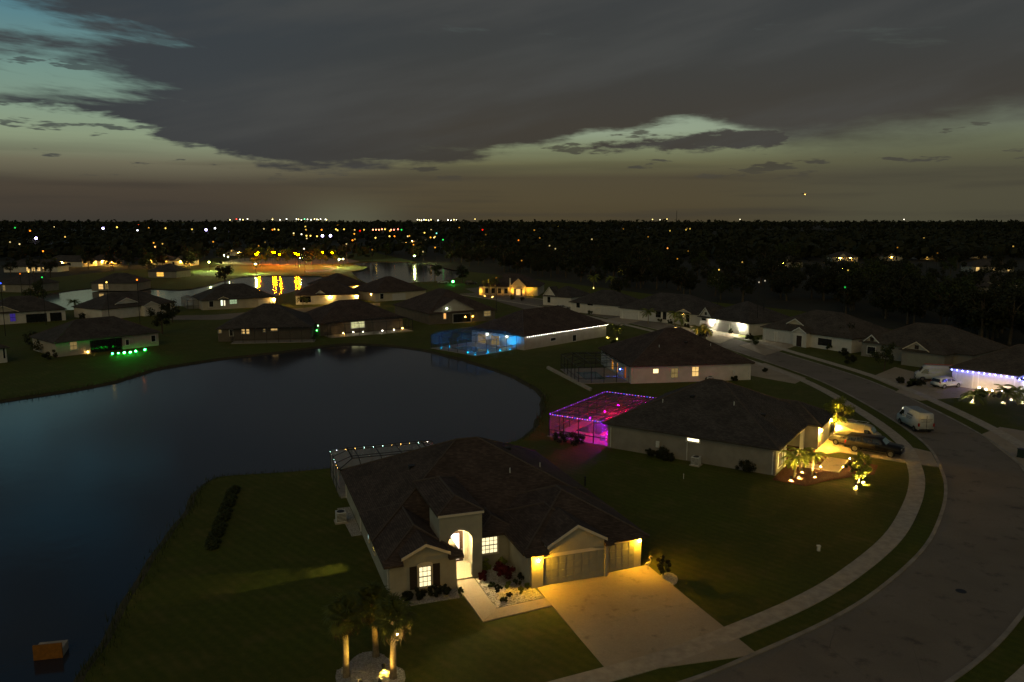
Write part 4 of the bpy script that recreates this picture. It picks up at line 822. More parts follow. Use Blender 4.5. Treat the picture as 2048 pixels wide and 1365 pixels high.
slab('road', [(930, 578), (1000, 605), (1060, 622), (1180, 640), (1220, 640), (1080, 612), (1000, 590), (960, 575)], .02, ASPH); slab('park_lot', [(430, 528), (480, 517), (690, 517), (720, 523), (690, 528), (560, 531)], .02, CONC)
W2L = lambda *q: [h2.world(*p) for p in q]
slab('front_walk', W2L((17.1, 4.6), (24.4, 4.6), (24.4, 9.8), (22.2, 9.8), (22.2, 6.2), (17.1, 6.2)), .055, CONC, True)
bed('mulch_bed', W2L((19.2, -1.5), (22.5, -1.7), (24, 1.4), (25.6, 3.6), (27.6, 6.0), (27.4, 9.6), (24.5, 9.7), (24.5, 4.5), (19.2, 4.5)), MULCH); bed('mulch_bed', W2L((17.2, 6.3), (22.1, 6.3), (22.1, 9.7), (20.6, 12.2), (17.2, 12.2)), MULCH, .034)
slab('garden_wall', [(1093, 738), (1180, 783), (1184, 781), (1097, 736)], .35, CONC2); slab('park_path', [(610, 541), (655, 540), (668, 537), (640, 533), (660, 533), (676, 537), (660, 543), (612, 545)], .04, CONC2)
PARK = pm('park_grass', (.12, .18, .03), (.085, .12, .022), .05, .9)
slab('park_lawn', [(388, 552), (385, 540), (430, 534), (560, 532), (690, 528), (735, 534), (725, 541), (660, 548), (540, 551)], .012, PARK); slab('far_bank', [(700, 522), (790, 517), (900, 518), (940, 524), (820, 524)], .012, PARK)
# ================================================================ vegetation
def hz(base, y):      # height at which a plumb line over this place crosses picture row y
    lo, hi = -1, 60
    for _ in range(40):
        m_ = (lo + hi) / 2; dz_ = m_ - CAMH; d = base.y * CP - dz_ * SP; v = (base.y * SP + dz_ * CP)
        if 682.5 - FPX * v / d > y: lo = m_
        else: hi = m_
    return lo
def crown_mesh(name, seed, rx, rz_, zc, clumps, per, ls, mat, hollow=.35):
    R_ = random.Random(seed); mb = MB()
    for c in range(clumps):
        while True:
            p = Vector((R_.uniform(-1, 1), R_.uniform(-1, 1), R_.uniform(-.85, 1)))
            if hollow < p.length < 1: break
        cc_ = Vector((p.x * rx, p.y * rx, zc + p.z * rz_)); cr = rx * R_.uniform(.22, .42)
        for k in range(per):
            d = Vector((R_.gauss(0, 1), R_.gauss(0, 1), R_.gauss(0, .8))); d = d.normalized() * cr * R_.random() ** .4; q = cc_ + d
            n_ = (d.normalized() + Vector((R_.gauss(0, .5), R_.gauss(0, .5), R_.gauss(.3, .5)))).normalized(); u = n_.orthogonal().normalized(); w = n_.cross(u); a_ = R_.random() * 6.28
            u, w = u * math.cos(a_) + w * math.sin(a_), w * math.cos(a_) - u * math.sin(a_); s1, s2 = ls * R_.uniform(.6, 1.2), ls * R_.uniform(.35, .7)
            mb.face([q - u * s1, q - w * s2, q + u * s1, q + w * s2])
    return mb.mesh(name, mat)
def trunk_mesh(seed, h_, r0, rx, limbs=5, z0=.42):
    R_ = random.Random(seed); mb = MB(); top = Vector((R_.uniform(-.1, .1) * h_, R_.uniform(-.1, .1) * h_, h_ * .8)); mid = Vector((top.x * .3 + R_.uniform(-.1, .1), top.y * .3, h_ * z0))
    mb.tube([Vector((0, 0, -.1)), mid, top], [r0, r0 * .72, r0 * .2], 7)
    for k in range(limbs):
        a = k * 6.28 / limbs + R_.random(); e = Vector((math.cos(a) * rx * .7, math.sin(a) * rx * .7, h_ * R_.uniform(.6, .85))); b0 = mid.lerp(top, R_.uniform(0, .4)); m_ = b0.lerp(e, .5) + Vector((0, 0, h_ * .04))
        mb.tube([b0, m_, e], [r0 * .45, r0 * .28, r0 * .08], 5)
    return mb.mesh('trunk', TRUNKM)
TV = []
for k in range(5):
    mt = (LEAFD, LEAFD, LEAF, LEAFD, LEAF)[k]; TV.append((trunk_mesh(40 + k, 9, .28, 3.2), crown_mesh('crown', 20 + k, 3.6 + .3 * (k % 3), 3.4 + .4 * (k % 2), 6.0, 20, 62, .34, mt)))
for k in range(2): TV.append((TV[k][0], crown_mesh('crown', 33 + k, 3.4, 3.0, 5.6, 22, 70, .40, LEAFY)))  # bright-leaf crowns, lamp glow on park trees put into their colour
def tree(label, loc, k=0, s_=1.0, group=None, rz=0.0, name='broadleaf_tree'):
    e = empty(name, loc, rz); e.scale = (s_,) * 3; put(TV[k][0], 'trunk', e); put(TV[k][1], 'crown', e); return tag(e, label, 'tree', group)
def small_tree(label, base, ytop, leafm, seed, wid=.36, clumps=16, per=60, ls=.11, lo=.64, hh=.36):
    H_ = hz(base, ytop); e = empty('small_tree', base); put(trunk_mesh(seed, H_, H_ * .025 + .02, H_ * wid, 6, .3), 'trunk', e)
    put(crown_mesh('crown', seed, H_ * wid, H_ * hh, H_ * lo, clumps, per, ls, leafm, .2), 'crown', e); return tag(e, label, 'tree')
def shrub(label, base, r, h_, leafm, seed, group=None, ls=.085, per=90, clumps=16, name='shrub', cat='shrub'):
    e = empty(name, base); R_ = random.Random(seed); mb = MB()
    for k in range(5): a = R_.random() * 6.28; mb.bar((0, 0, -.02), (math.cos(a) * r * .5, math.sin(a) * r * .5, h_ * .6), .015, 4, .008)
    mb.build('stem', TRUNKM, e); put(crown_mesh('foliage', seed, r * .8, h_ * .45, h_ * .52, clumps, per, ls, leafm, .1), 'foliage', e); return tag(e, label, cat, group)
def fan_frond(seed):
    R_ = random.Random(seed); mb = MB(); n_ = 18
    pet = [Vector((0, 0, 0)), Vector((.35, 0, .16)), Vector((.62, 0, .18))]; mb.tube(pet, [.022, .016, .012], 4); c = pet[-1]
    for k in range(n_):
        a = math.radians(-118 + 236 * k / (n_ - 1)); d = Vector((math.cos(a), math.sin(a), .10 * math.cos(a))); sd_ = Vector((-math.sin(a), math.cos(a), 0)); L_a = .62 * (1 - .25 * abs(a) / 2.1) * R_.uniform(.9, 1.1)
        p1 = c + d * L_a * .55; p2 = c + d * L_a + Vector((0, 0, -.20 - .1 * R_.random())); w = .038
        mb.face([c, p1 - sd_ * w, p2, p1 + sd_ * w])
    return mb.mesh('frond', [PALML])
FAN = [fan_frond(k) for k in range(3)]
def fan_dry(seed):
    me = FAN[seed % 3].copy(); me.materials.clear(); me.materials.append(PALMD); return me
FAND = [fan_dry(k) for k in range(2)]
def sabal(label, base, ytop, seed, lean=0.0, cs=1.0):
    R_ = random.Random(seed); H_ = hz(base, ytop); e = empty('cabbage_palm', base); mb = MB(); n_ = 9; pts = []; rs = []
    for k in range(n_ + 1):
        t = k / n_; pts.append(Vector((lean * t * t, 0, H_ * t - .05))); rs.append((.20 - .05 * t + (.05 if k == 0 else 0)) * (1 + R_.uniform(-.05, .05)))
    mb.tube(pts, rs, 10)
    for k in range(26):      # old leaf boots
        t = R_.uniform(.72, 1); a = R_.random() * 6.28; p = Vector((lean * t * t + math.cos(a) * .15, math.sin(a) * .15, H_ * t)); mb.bar(p, p + Vector((math.cos(a) * .13, math.sin(a) * .13, .16)), .03, 4, .012)
    mb.build('trunk', PALMT, e, smooth=False); top = Vector((lean, 0, H_))
    for k in range(34):
        dry = k >= 29; o = put((FAND[k % 2] if dry else FAN[k % 3]), 'frond', e, top + Vector((0, 0, R_.uniform(-.1, .15)))); el_ = R_.uniform(-75, -45) if dry else (82 - 108 * (k / 28)) + R_.uniform(-10, 10)
        o.rotation_euler = (R_.uniform(-.25, .25), -math.radians(el_), k * 2.4 + R_.uniform(-.2, .2)); o.scale = (cs * R_.uniform(.95, 1.2),) * 3
    return tag(e, label, 'palm tree')
def feather_crown(seed, L=1.9, nf=15, mat=PALML):
    R_ = random.Random(seed); mb = MB()
    for k in range(nf):
        a = k * 2.399 + R_.uniform(-.2, .2); up = math.radians(R_.uniform(5, 75)); dirh = Vector((math.cos(a), math.sin(a), 0)); P_ = []
        for j in range(8):
            t = j / 7; ang_ = up - t * 1.5; P_.append((P_[-1] if P_ else Vector((0, 0, 0))) + (dirh * math.cos(ang_) + Vector((0, 0, math.sin(ang_)))) * (L / 7 if j else 0))
        sd_ = Vector((-math.sin(a), math.cos(a), 0)); mb.tube(P_, [.03 - .003 * j for j in range(8)], 4)
        for j in range(1, 8):
            for q in (0, .25, .5, .75):
                p = P_[j - 1].lerp(P_[j], q + .12); d = (P_[j] - P_[j - 1]).normalized(); ll = .42 * math.sin(math.pi * (.12 + .8 * (j - .5 + q * .5) / 7.5))
                for sg in (-1, 1): tip = p + sd_ * sg * ll + d * ll * .45 + Vector((0, 0, -ll * .45)); mb.face([p - d * .04, tip, p + d * .04])
    return mb.mesh('crown', mat)
FC = [feather_crown(k) for k in range(3)]; FCY = [feather_crown(9, 1.8, 13, LEAFY)]  # FCY is the brighter-leaved crown copy for lamplit palms
def queen(label, base, ytop, k=0, s_=1.0, lit=False, r=.11):
    H_ = max(1.0, hz(base, ytop)); e = empty('queen_palm', base); mb = MB(); mb.tube([Vector((0, 0, -.05)), Vector((.05, 0, H_ * .5)), Vector((.0, .02, H_))], [r * 1.3, r, r * .8], 8); mb.build('trunk', PALMT, e)
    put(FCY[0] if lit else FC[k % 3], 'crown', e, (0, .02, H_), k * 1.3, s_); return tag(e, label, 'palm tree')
P1, P2, P3 = gp(693, 1354), gp(752, 1313), gp(787, 1357)
sabal('left cabbage palm of three on the gravel island', P1, 1236, 1, .05, 1.1); sabal('rear middle cabbage palm of three on the gravel island', P2, 1206, 2, -.15, 1.08); sabal('right cabbage palm of three with a lamp on its trunk', P3, 1240, 3, .06, 1.12)
uplight('warm uplight in the gravel at the foot of the right cabbage palm', gp(757, 1374), (1, .62, .12), 300, .10, tilt=(.42, .35, .9)); uplight('warm uplight in the gravel behind the left cabbage palm', gp(724, 1376), (1, .62, .12), 300, .10, tilt=(-.42, .4, .9)); uplight('warm uplight in the gravel near the rear cabbage palm', gp(768, 1345), (1, .58, .07), 150, .10, tilt=(-.2, .65, .9))
tl_ = empty('tree_lamp', P3 + Vector((.26, -.30, hz(P3, 1262)))); tag(tl_, 'small bright lamp fixed high on the right cabbage palm trunk', 'tree lamp'); MB().bar((-.16, .26, 0), (.03, -.02, .02), .03, 5).build('bracket', BLACK, tl_); put(bulb_mesh(.06, (1, .76, .36), 500), 'bulb', tl_, (.05, -.04, -.02))
# near house planting
N_ = lambda x, y, z=.03: NEAR.world(x, y, z)
shrub('round green shrub beside the entry column', N_(7.6, 1.9), .5, .95, LEAFY, 1); shrub('second round green shrub in the corner under the lit entry window', N_(8.9, 2.1), .48, .8, LEAFY, 2)
shrub('small bright red cordyline at the entry column foot', N_(6.95, .5), .38, .75, LEAFR, 3, ls=.11, per=60); shrub('wide dark red maple shrub in the gravel bed', N_(8.55, .4), .85, 1.15, LEAFR, 4, ls=.10, per=90, clumps=22)
for k, (x, y, r, hh, lb) in enumerate(((7.2, -.7, .3, .35, 'low green tuft nearest the red cordyline'), (7.35, -1.7, .34, .6, 'spiky dark tuft beside the front walk'), (8.2, -1.2, .36, .5, 'grassy tuft in the middle of the gravel bed'), (9.0, -1.0, .35, .45, 'leafy tuft below the red maple shrub'), (7.9, -2.6, .24, .28, 'small round green plant near the walk corner'), (8.8, -2.3, .3, .45, 'bushy plant near the driveway side of the gravel bed'), (7.3, -3.1, .32, .3, 'flat spreading plant at the gravel bed front edge'), (9.6, -.4, .38, .5, 'dark plant against the garage side wall'), (9.5, -1.9, .3, .4, 'dark plant by the garage corner'), (4.75, -1.4, .22, .8, 'thin wispy plant at the left wing corner by the walk'))):
    shrub(lb, N_(x, y), r, hh, (LEAF, LEAFD, LEAFY)[k % 3], 10 + k, 'plants in the entry bed', .07, 60, 10, 'bed_plant', 'plant')
for k, x in enumerate((1.1, 2.0, 2.9, 3.7)): shrub(('leftmost', 'second', 'third', 'rightmost')[k] + ' clipped dark shrub under the shuttered window', N_(x, -.75), .52, .8, LEAFD, 30 + k, 'shrubs under the shuttered window')
shrub('tall dark conical shrub at the right side of the driveway', gp(1326, 1152), .62, 1.7, LEAFD, 41, clumps=14); 
hb = empty('low_leaf_strip', gp(445, 1038)); tag(hb, 'low dark leafy strip on the left lawn above the lake', 'hedge'); a, c = gp(468, 980) - gp(445, 1038), gp(423, 1096) - gp(445, 1038); mbs = crown_mesh('foliage', 77, .6, .16, .12, 10, 60, .09, LEAF, .1)  # low leafy clumps along a dark strip of the lawn
for k in range(26): put(mbs, 'foliage', hb, a.lerp(c, k / 25), k)
# heron statue
hs = empty('heron_statue', gp(1296, 1141)); tag(hs, 'slender pale heron statue beside the single garage', 'statue'); PALE = pm('pale_resin', (.5, .45, .34), None, 6, .6)
mb = MB(); mb.bar((-.05, 0, 0), (-.04, 0, .45), .018, 5); mb.bar((.06, .03, 0), (.03, 0, .45), .018, 5); mb.build('legs', PALE, hs)
mb = MB(); mb.tube([Vector((-.26, 0, .42)), Vector((-.05, 0, .52)), Vector((.12, 0, .62))], [.02, .12, .07], 8); mb.build('body', PALE, hs)
mb = MB(); mb.tube([Vector((.12, 0, .62)), Vector((.2, 0, .82)), Vector((.08, 0, .98)), Vector((.14, 0, 1.1)), Vector((.36, 0, 1.05))], [.05, .03, .026, .045, .006], 6); mb.build('neck', PALE, hs)
def ac_unit(label, loc, rz):
    e = empty('air_conditioner', loc, rz); MB().box(-.55, .55, -.55, .55, 0, .1).build('pad', CONC2, e); MB().box(-.42, .42, -.42, .42, .1, .95).build('cabinet', WHITEAL, e); MB().bar((0, 0, .95), (0, 0, .98), .33, 12).build('fan_grille', BLACK, e)
    for k in range(6): MB().box(-.4, .4, -.43, -.42, .2 + k * .12, .25 + k * .12).build('louvre', BLACK, e)
    return tag(e, label, 'air conditioner')
ac_unit('grey air conditioner on a pad at the rear left of the near house', N_(-1.3, 15.6, 0), YA)
def stake(label, x, y, hh, w, mat, cat='marker post'):
    e = empty('marker_post', gp(x, y)); MB().box(-w, w, -w, w, 0, hh).build('post', mat, e); MB().box(-w * 1.3, w * 1.3, -w * 1.3, w * 1.3, hh, hh + w).build('cap', mat, e); return tag(e, label, cat)
stake('small white utility marker standing on the corner lawn', 1637, 1102, .35, .10, WHITEAL); stake('dark slim post at the rear edge of the corner lawn', 1170, 972, .9, .07, BLACK); stake('tiny pale stake on the lawn below the taupe house', 1367, 958, .5, .03, WHITEAL)
ob = empty('outfall_box', gp(97, 1318, -.3)); ob.rotation_euler = (0, 0, .22); tag(ob, 'orange-lit outfall box standing in the lake near the lower left corner', 'outfall box'); LITORANGE = pm('orange_lit_panel', (.30, .12, .016), (.20, .08, .012), 5, .8)
MB().box(-.8, .8, -.05, .05, -.3, .95).build('panel', LITORANGE, ob); MB().box(-.8, .8, .05, 1.1, -.3, .55).build('box', CONC2, ob)  # orange of the lit concrete is put into the panel colour
mh = put(MB().bar((0, 0, .012), (0, 0, .022), .36, 20).mesh('manhole_cover', BLACK), 'manhole_cover', None, gp(1922, 1183)); tag(mh, 'dark round manhole cover in the road', 'manhole cover')
RR = random.Random(5); mb = MB()
for P in lakes[:1]:
    for k, p in enumerate(P):
        if p.y > 150 or p.y < 30: continue
        for j in range(26):
            q = p.lerp(P[(k + 1) % len(P)], RR.random()) + Vector((RR.gauss(0, .35), RR.gauss(0, .35), -.12)); a_ = RR.random() * 6.28; hh = RR.uniform(.15, .55) * (1.6 if mnoise.noise(p * .05) > .1 else .8); w = .03; l_ = RR.uniform(.05, .3)
            mb.face([q - Vector((math.cos(a_) * w, math.sin(a_) * w, 0)), q + Vector((math.cos(a_) * w, math.sin(a_) * w, 0)), q + Vector((math.sin(a_) * l_, -math.cos(a_) * l_, hh))])
o = mb.build('shore_reeds', LEAF); o['kind'] = 'stuff'
# roof vents, downpipes and meters
for H, pts in ((NEAR, ((4.5, 13, 'v'), (13.5, 14, 'v'), (7, 17, 'p'), (12, 9, 'p'), (15.5, 11, 'p'))), (h2, ((5, 4, 'p'), (8, 5.5, 'v'), (13, 5, 'p'), (16, 6, 'v'))), (h3, ((6, 4, 'p'), (11, 5, 'v'), (15, 4, 'p')))):
    for x, y, kd in pts:
        if H is NEAR: z = 2.6 + .51 * min(x + .45, 19.35 - x, y - 4.2, 22.05 - y)
        else: z = H.hw + H.pitch * (min(x, H.W - x, y, H.D - y) + .45)
        if kd == 'p': MB().bar((x, y, z - .1), (x, y, z + .4), .05, 8).build('vent_pipe', WHITEAL, H.e)
        else: MB().box(x - .25, x + .25, y - .25, y + .25, z - .12, z + .16).build('roof_vent', BLACK, H.e)
for H, sd_, ts in ((NEAR, 'L', (.3, 9.0, 21.2)), (h2, 'F', (.4, 9.6, 18.8)), (h3, 'F', (.3, 20.0))):
    for t in ts: MB().box(t - .04, t + .04, .01, .09, .1, 2.45, H.T(sd_)).build('downpipe', WHITEAL, H.e)
MB().box(6.0, 6.4, .005, .16, 1.0, 1.7, h2.T('F')).build('meter_box', WHITEAL, h2.e); MB().box(17.2, 17.6, .005, .16, 1.0, 1.7, h3.T('F')).build('meter_box', WHITEAL, h3.e)
ac_unit('grey air conditioner by the long side wall of the taupe house', h2.world(11, -1.0, 0), h2.yaw); ac_unit('grey air conditioner by the white side wall below the bend', h3.world(13, -1.0, 0), h3.yaw)
# house with purple lanai: floodlit front garden
W2 = h2.W
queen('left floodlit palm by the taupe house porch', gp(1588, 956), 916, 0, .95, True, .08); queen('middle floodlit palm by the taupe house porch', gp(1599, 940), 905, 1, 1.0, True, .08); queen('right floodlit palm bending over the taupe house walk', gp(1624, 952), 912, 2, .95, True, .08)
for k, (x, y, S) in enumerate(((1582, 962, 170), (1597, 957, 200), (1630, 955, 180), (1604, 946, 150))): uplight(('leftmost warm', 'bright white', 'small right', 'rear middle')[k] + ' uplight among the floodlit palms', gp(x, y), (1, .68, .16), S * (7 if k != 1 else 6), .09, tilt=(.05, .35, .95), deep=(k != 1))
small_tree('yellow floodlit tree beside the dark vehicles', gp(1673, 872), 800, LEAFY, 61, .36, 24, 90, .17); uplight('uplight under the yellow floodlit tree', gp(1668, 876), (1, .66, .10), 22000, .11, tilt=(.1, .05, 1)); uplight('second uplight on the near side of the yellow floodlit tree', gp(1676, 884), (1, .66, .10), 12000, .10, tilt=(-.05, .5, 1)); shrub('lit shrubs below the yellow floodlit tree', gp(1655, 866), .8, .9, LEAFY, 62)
small_tree('leafy crape myrtle lit gold on the corner lawn', gp(1716, 968), 905, LEAFY, 63, .33, 22, 70, .13, .56, .46); uplight('bright uplight at the foot of the lit crape myrtle', gp(1727, 970), (1, .62, .12), 3600, .09, tilt=(-.45, .1, 1), deep=False); uplight('added second uplight brightening the lit crape myrtle', gp(1712, 976), (1, .62, .12), 1600, .09, tilt=(.05, .55, 1))  # second uplight is added to brighten the foliage from the camera side
shrub('dark bed shrub between mulch and pickup', gp(1706, 945), .9, 1.3, LEAF, 64); shrub('low plants at the taupe house porch step', h2.world(19.6, 3.3), .5, .9, LEAFY, 65)
for k, (x, y) in enumerate(((24.6, 5.6), (24.6, 9.2), (20.2, 4.45), (22.6, 4.45), (21.6, 6.4))):
    e = empty('path_lamp', h2.world(x, y)); MB().bar((0, 0, 0), (0, 0, .38), .025, 6).build('post', BLACK, e); MB().bar((0, 0, .46), (0, 0, .50), .13, 10, .03).build('hood', BLACK, e); put(bulb_mesh(.04, (1, .60, .12), 900), 'bulb', e, (0, 0, .41)); tag(e, 'small path lamp along the taupe house walk', 'path lamp', 'path lamps along the taupe house walk')
fp = empty('flag', h2.world(19.2, 3.5, 1.3), h2.yaw); tag(fp, 'flag hanging from a slanted pole on the taupe house porch column', 'flag'); MB().bar((0, 0, 0), (1.5, -.3, 1.0), .02, 6).build('pole', TRIMW, fp)
mb = MB()
for k in range(6):
    t0, t1 = .35 + k * .1, .45 + k * .1; w0, w1 = .06 * math.sin(k * 1.9), .06 * math.sin((k + 1) * 1.9); mb.face([(1.5 * t0, -.3 * t0 + w0, t0), (1.5 * t1, -.3 * t1 + w1, t1), (1.5 * t1 - .1, -.3 * t1 + w1 * 2, t1 - .85 * (k + 1) / 6), (1.5 * t0 - .1, -.3 * t0 + w0 * 2, t0 - .85 * k / 6)])
mb.build('cloth', pm('flag_cloth', (.5, .38, .38), (.3, .22, .3), 3, .9), fp)
for k, (x, y, r) in enumerate(((1305, 915, 1.0), (1325, 918, 1.1), (1338, 922, .8), (1490, 945, 1.2), (1150, 890, 1.4), (1120, 885, 1.2))): shrub(('left', 'middle', 'right', 'corner', 'lanai', 'far lanai')[k] + ' dark shrub along the taupe house side', gp(x, y), r, r * 1.1, LEAFD, 70 + k, 'shrubs along the taupe house')
# street palms and shrubs
for k, (x, yb_, yt, lb) in enumerate(((1296, 648, 625, 'left slim palm in front of the long white house'), (1349, 652, 628, 'warm lit palm in front of the long white house'), (1361, 664, 636, 'slim white-trunked palm at the pavement of the long white house'), (1397, 676, 656, 'left orange lit palm by the parked dark car'), (1410, 680, 660, 'right orange lit palm by the parked dark car'), (1946, 806, 790, 'left garden palm before the cool lit house'), (2012, 812, 786, 'middle garden palm before the cool lit house'), (2034, 808, 782, 'right garden palm before the cool lit house'), (1187, 575, 555, 'far palm lit green above the roofs'), (1222, 575, 558, 'second far palm lit green above the roofs'), (978, 592, 562, 'left palm before the gold-lit front'), (990, 592, 560, 'right palm before the gold-lit front'), (150, 628, 605, 'palm silhouetted against the left pond'), (606, 617, 598, 'palm before the twin lamp house'), (1232, 676, 655, 'lit palm at the corner of the beige house'))):
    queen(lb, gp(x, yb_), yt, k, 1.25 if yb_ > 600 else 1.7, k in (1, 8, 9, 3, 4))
for k, (x, y, c_, S) in enumerate(((1351, 656, WARM, 120), (1396, 679, (1, .4, .06), 160), (1411, 683, (1, .4, .06), 160), (1942, 790, WHITEL, 260), (1944, 806, WHITEL, 330), (2006, 806, WHITEL, 200), (2022, 800, WHITEL, 200), (2046, 806, WHITEL, 300), (1187, 577, (.9, .8, .12), 500), (1223, 577, (1, .75, .12), 500), (985, 595, (1, .55, .1), 300), (970, 593, (1, .55, .1), 260), (1234, 679, (1, .8, .2), 90), (1215, 676, (1, .75, .2), 60))):
    uplight('uplight ' + ('under the warm lit palm', 'under the left orange lit palm', 'under the right orange lit palm', 'at the lawn edge left of the cool lit house', 'nearest the pavement before the cool lit house', 'under the middle garden palm', 'behind the middle garden palm', 'under the right garden palm', 'under the far green lit palm', 'under the second far lit palm', 'between the gold front palms', 'left of the gold front palms', 'under the lit palm of the beige house', 'at the beige house corner')[k], gp(x, y), c_, S * (.8 if k in (3, 4, 5, 6, 7) else 1.6), .13, tilt=(.1, .35, .9), deep=k not in (3, 4, 5, 6, 7))
for k, (x, y, S) in enumerate(((1958, 783, 40), (1971, 786, 40), (1984, 789, 40), (2003, 788, 40))):
    e = empty('path_lamp', gp(x, y)); MB().bar((0, 0, 0), (0, 0, .5), .03, 6).build('post', BLACK, e); put(bulb_mesh(.11, (1, .62, .3), S * 4), 'bulb', e, (0, 0, .55)); tag(e, ('leftmost', 'second', 'third', 'rightmost')[k] + ' warm path lamp before the cool lit house', 'path lamp', 'warm path lamps')
for k, (x, y, r) in enumerate(((1965, 795, .9), (1990, 797, 1.0), (1500, 680, 1.2), (1510, 690, 1.2), (1462, 668, .9), (1688, 712, 1.3), (1660, 700, 1.0), (1700, 728, 1.4), (1640, 692, .9), (1320, 645, .9), (1340, 648, .9), (1375, 655, .9), (1180, 630, 1.0), (1225, 690, .9), (165, 640, 1.4), (85, 705, 2.2), (60, 690, 2.4), (100, 720, 1.6), (1025, 600, 1.2), (1045, 602, 1.0), (1300, 762, .8), (1420, 764, .8), (1470, 762, .7), (1530, 745, .6), (1820, 770, .9), (1840, 773, .9), (1800, 768, 1.0))):
    shrub('dark rounded shrub beside a house front on the dim streets', gp(x, y), r, r * 1.25, LEAFD if k % 3 else LEAF, 100 + k, 'street shrubs', .15, 60, 12)
for k, (x, y, s_, lb) in enumerate(((325, 668, .72, 'round dark tree between the two lakeside houses on the left'), (345, 645, .6, 'dark tree beside the bright slim windows house'), (75, 612, .8, 'dark tree behind the white porched house'), (450, 572, 1.0, 'dark tree bank at the left pond edge') , (870, 562, .8, 'dark tree standing in the far pond edge'), (925, 566, .8, 'green tree by the far pond beside the green lamp'), (1692, 700, .55, 'dark tree between the dormer house and the brown gable'), (1768, 742, .5, 'slim dark tree beside the brown garage gable'), (1240, 600, .9, 'dark tree behind the white arched house'))):
    tree(lb, gp(x, y), k % 5, s_, rz=k)
cone = empty('green_garden_lamp', gp(906, 570)); tag(cone, 'vivid green garden lamp by the far pond', 'garden lamp'); MB().bar((0, 0, 0), (0, 0, 1), .05, 6).build('post', BLACK, cone); put(bulb_mesh(.42, (.05, 1, .12), 60), 'bulb', cone, (0, 0, 1.3))
#@@END_VEG
# ================================================================ vehicles
def paint(n, c, rough=.32): return pm(n, c, tuple(x * .9 for x in c), 2, rough, coat=.0, spec=.2)
PW_, PB_, PT_, PG_, PS_ = paint('paint_white', (.62, .61, .58)), paint('paint_black', (.012, .012, .014)), paint('paint_tan', (.42, .37, .27)), paint('paint_graphite', (.05, .047, .043)), paint('paint_silver', (.4, .4, .4))
HEAD = pm('headlamp_glass', (.6, .6, .58), None, 3, .1, spec=.8); TAILM = pm('tail_lamp', (.35, .012, .01), None, 3, .25); CHROME = pm('chrome', (.6, .6, .6), None, 3, .15, metal=1.0)
KINDS = {
 'van': dict(L=5.7, W=2.05, belt=1.3, prof=[(-2.85, .42), (-2.85, 2.30), (-2.68, 2.52), (1.25, 2.52), (1.75, 2.30), (2.35, 1.40), (2.75, 1.22), (2.85, .95), (2.85, .40)], wheels=(-1.85, 1.85), wr=.36, side=[[(1.0, 1.32), (1.0, 2.0), (1.62, 2.0), (2.15, 1.42), (2.1, 1.32)]], cross=[(4, 5, .12)], tail=1.1, head=.9),
 'pickup': dict(L=5.9, W=2.05, belt=1.2, prof=[(-2.95, .55), (-2.95, 1.20), (-2.78, 1.82), (.55, 1.92), (.85, 1.86), (1.45, 1.28), (2.70, 1.20), (2.95, 1.02), (2.95, .50)], wheels=(-1.85, 1.95), wr=.42, side=[[(-2.72, 1.26), (-2.6, 1.72), (-1.25, 1.76), (-1.25, 1.26)], [(-1.05, 1.26), (-1.05, 1.78), (-.2, 1.80), (-.2, 1.26)], [(-.1, 1.26), (-.1, 1.80), (.62, 1.80), (1.12, 1.28)]], cross=[(4, 5, .1), (1, 2, .1)], tail=1.05, head=.95),
 'suv': dict(L=4.75, W=1.92, belt=1.05, prof=[(-2.35, .42), (-2.38, 1.0), (-2.08, 1.60), (-1.75, 1.72), (.30, 1.72), (1.08, 1.12), (2.10, 1.0), (2.36, .76), (2.36, .38)], wheels=(-1.42, 1.45), wr=.37, side=[[(-2.0, 1.12), (-1.82, 1.52), (-.95, 1.58), (-.95, 1.10)], [(-.85, 1.10), (-.85, 1.58), (-.1, 1.58), (-.1, 1.10)], [(0, 1.10), (0, 1.58), (.28, 1.58), (.86, 1.10)]], cross=[(4, 5, .08), (1, 2, .08)], tail=1.0, head=.82),
 'sedan': dict(L=4.75, W=1.84, belt=.95, prof=[(-2.36, .38), (-2.36, .88), (-1.78, .98), (-1.15, 1.40), (.22, 1.43), (1.0, 1.0), (2.15, .88), (2.36, .66), (2.36, .36)], wheels=(-1.40, 1.42), wr=.34, side=[[(-1.55, 1.02), (-1.02, 1.32), (-.5, 1.34), (-.5, 1.0)], [(-.4, 1.0), (-.4, 1.34), (.2, 1.34), (.75, 1.0)]], cross=[(4, 5, .06), (2, 3, .06)], tail=.82, head=.74)}
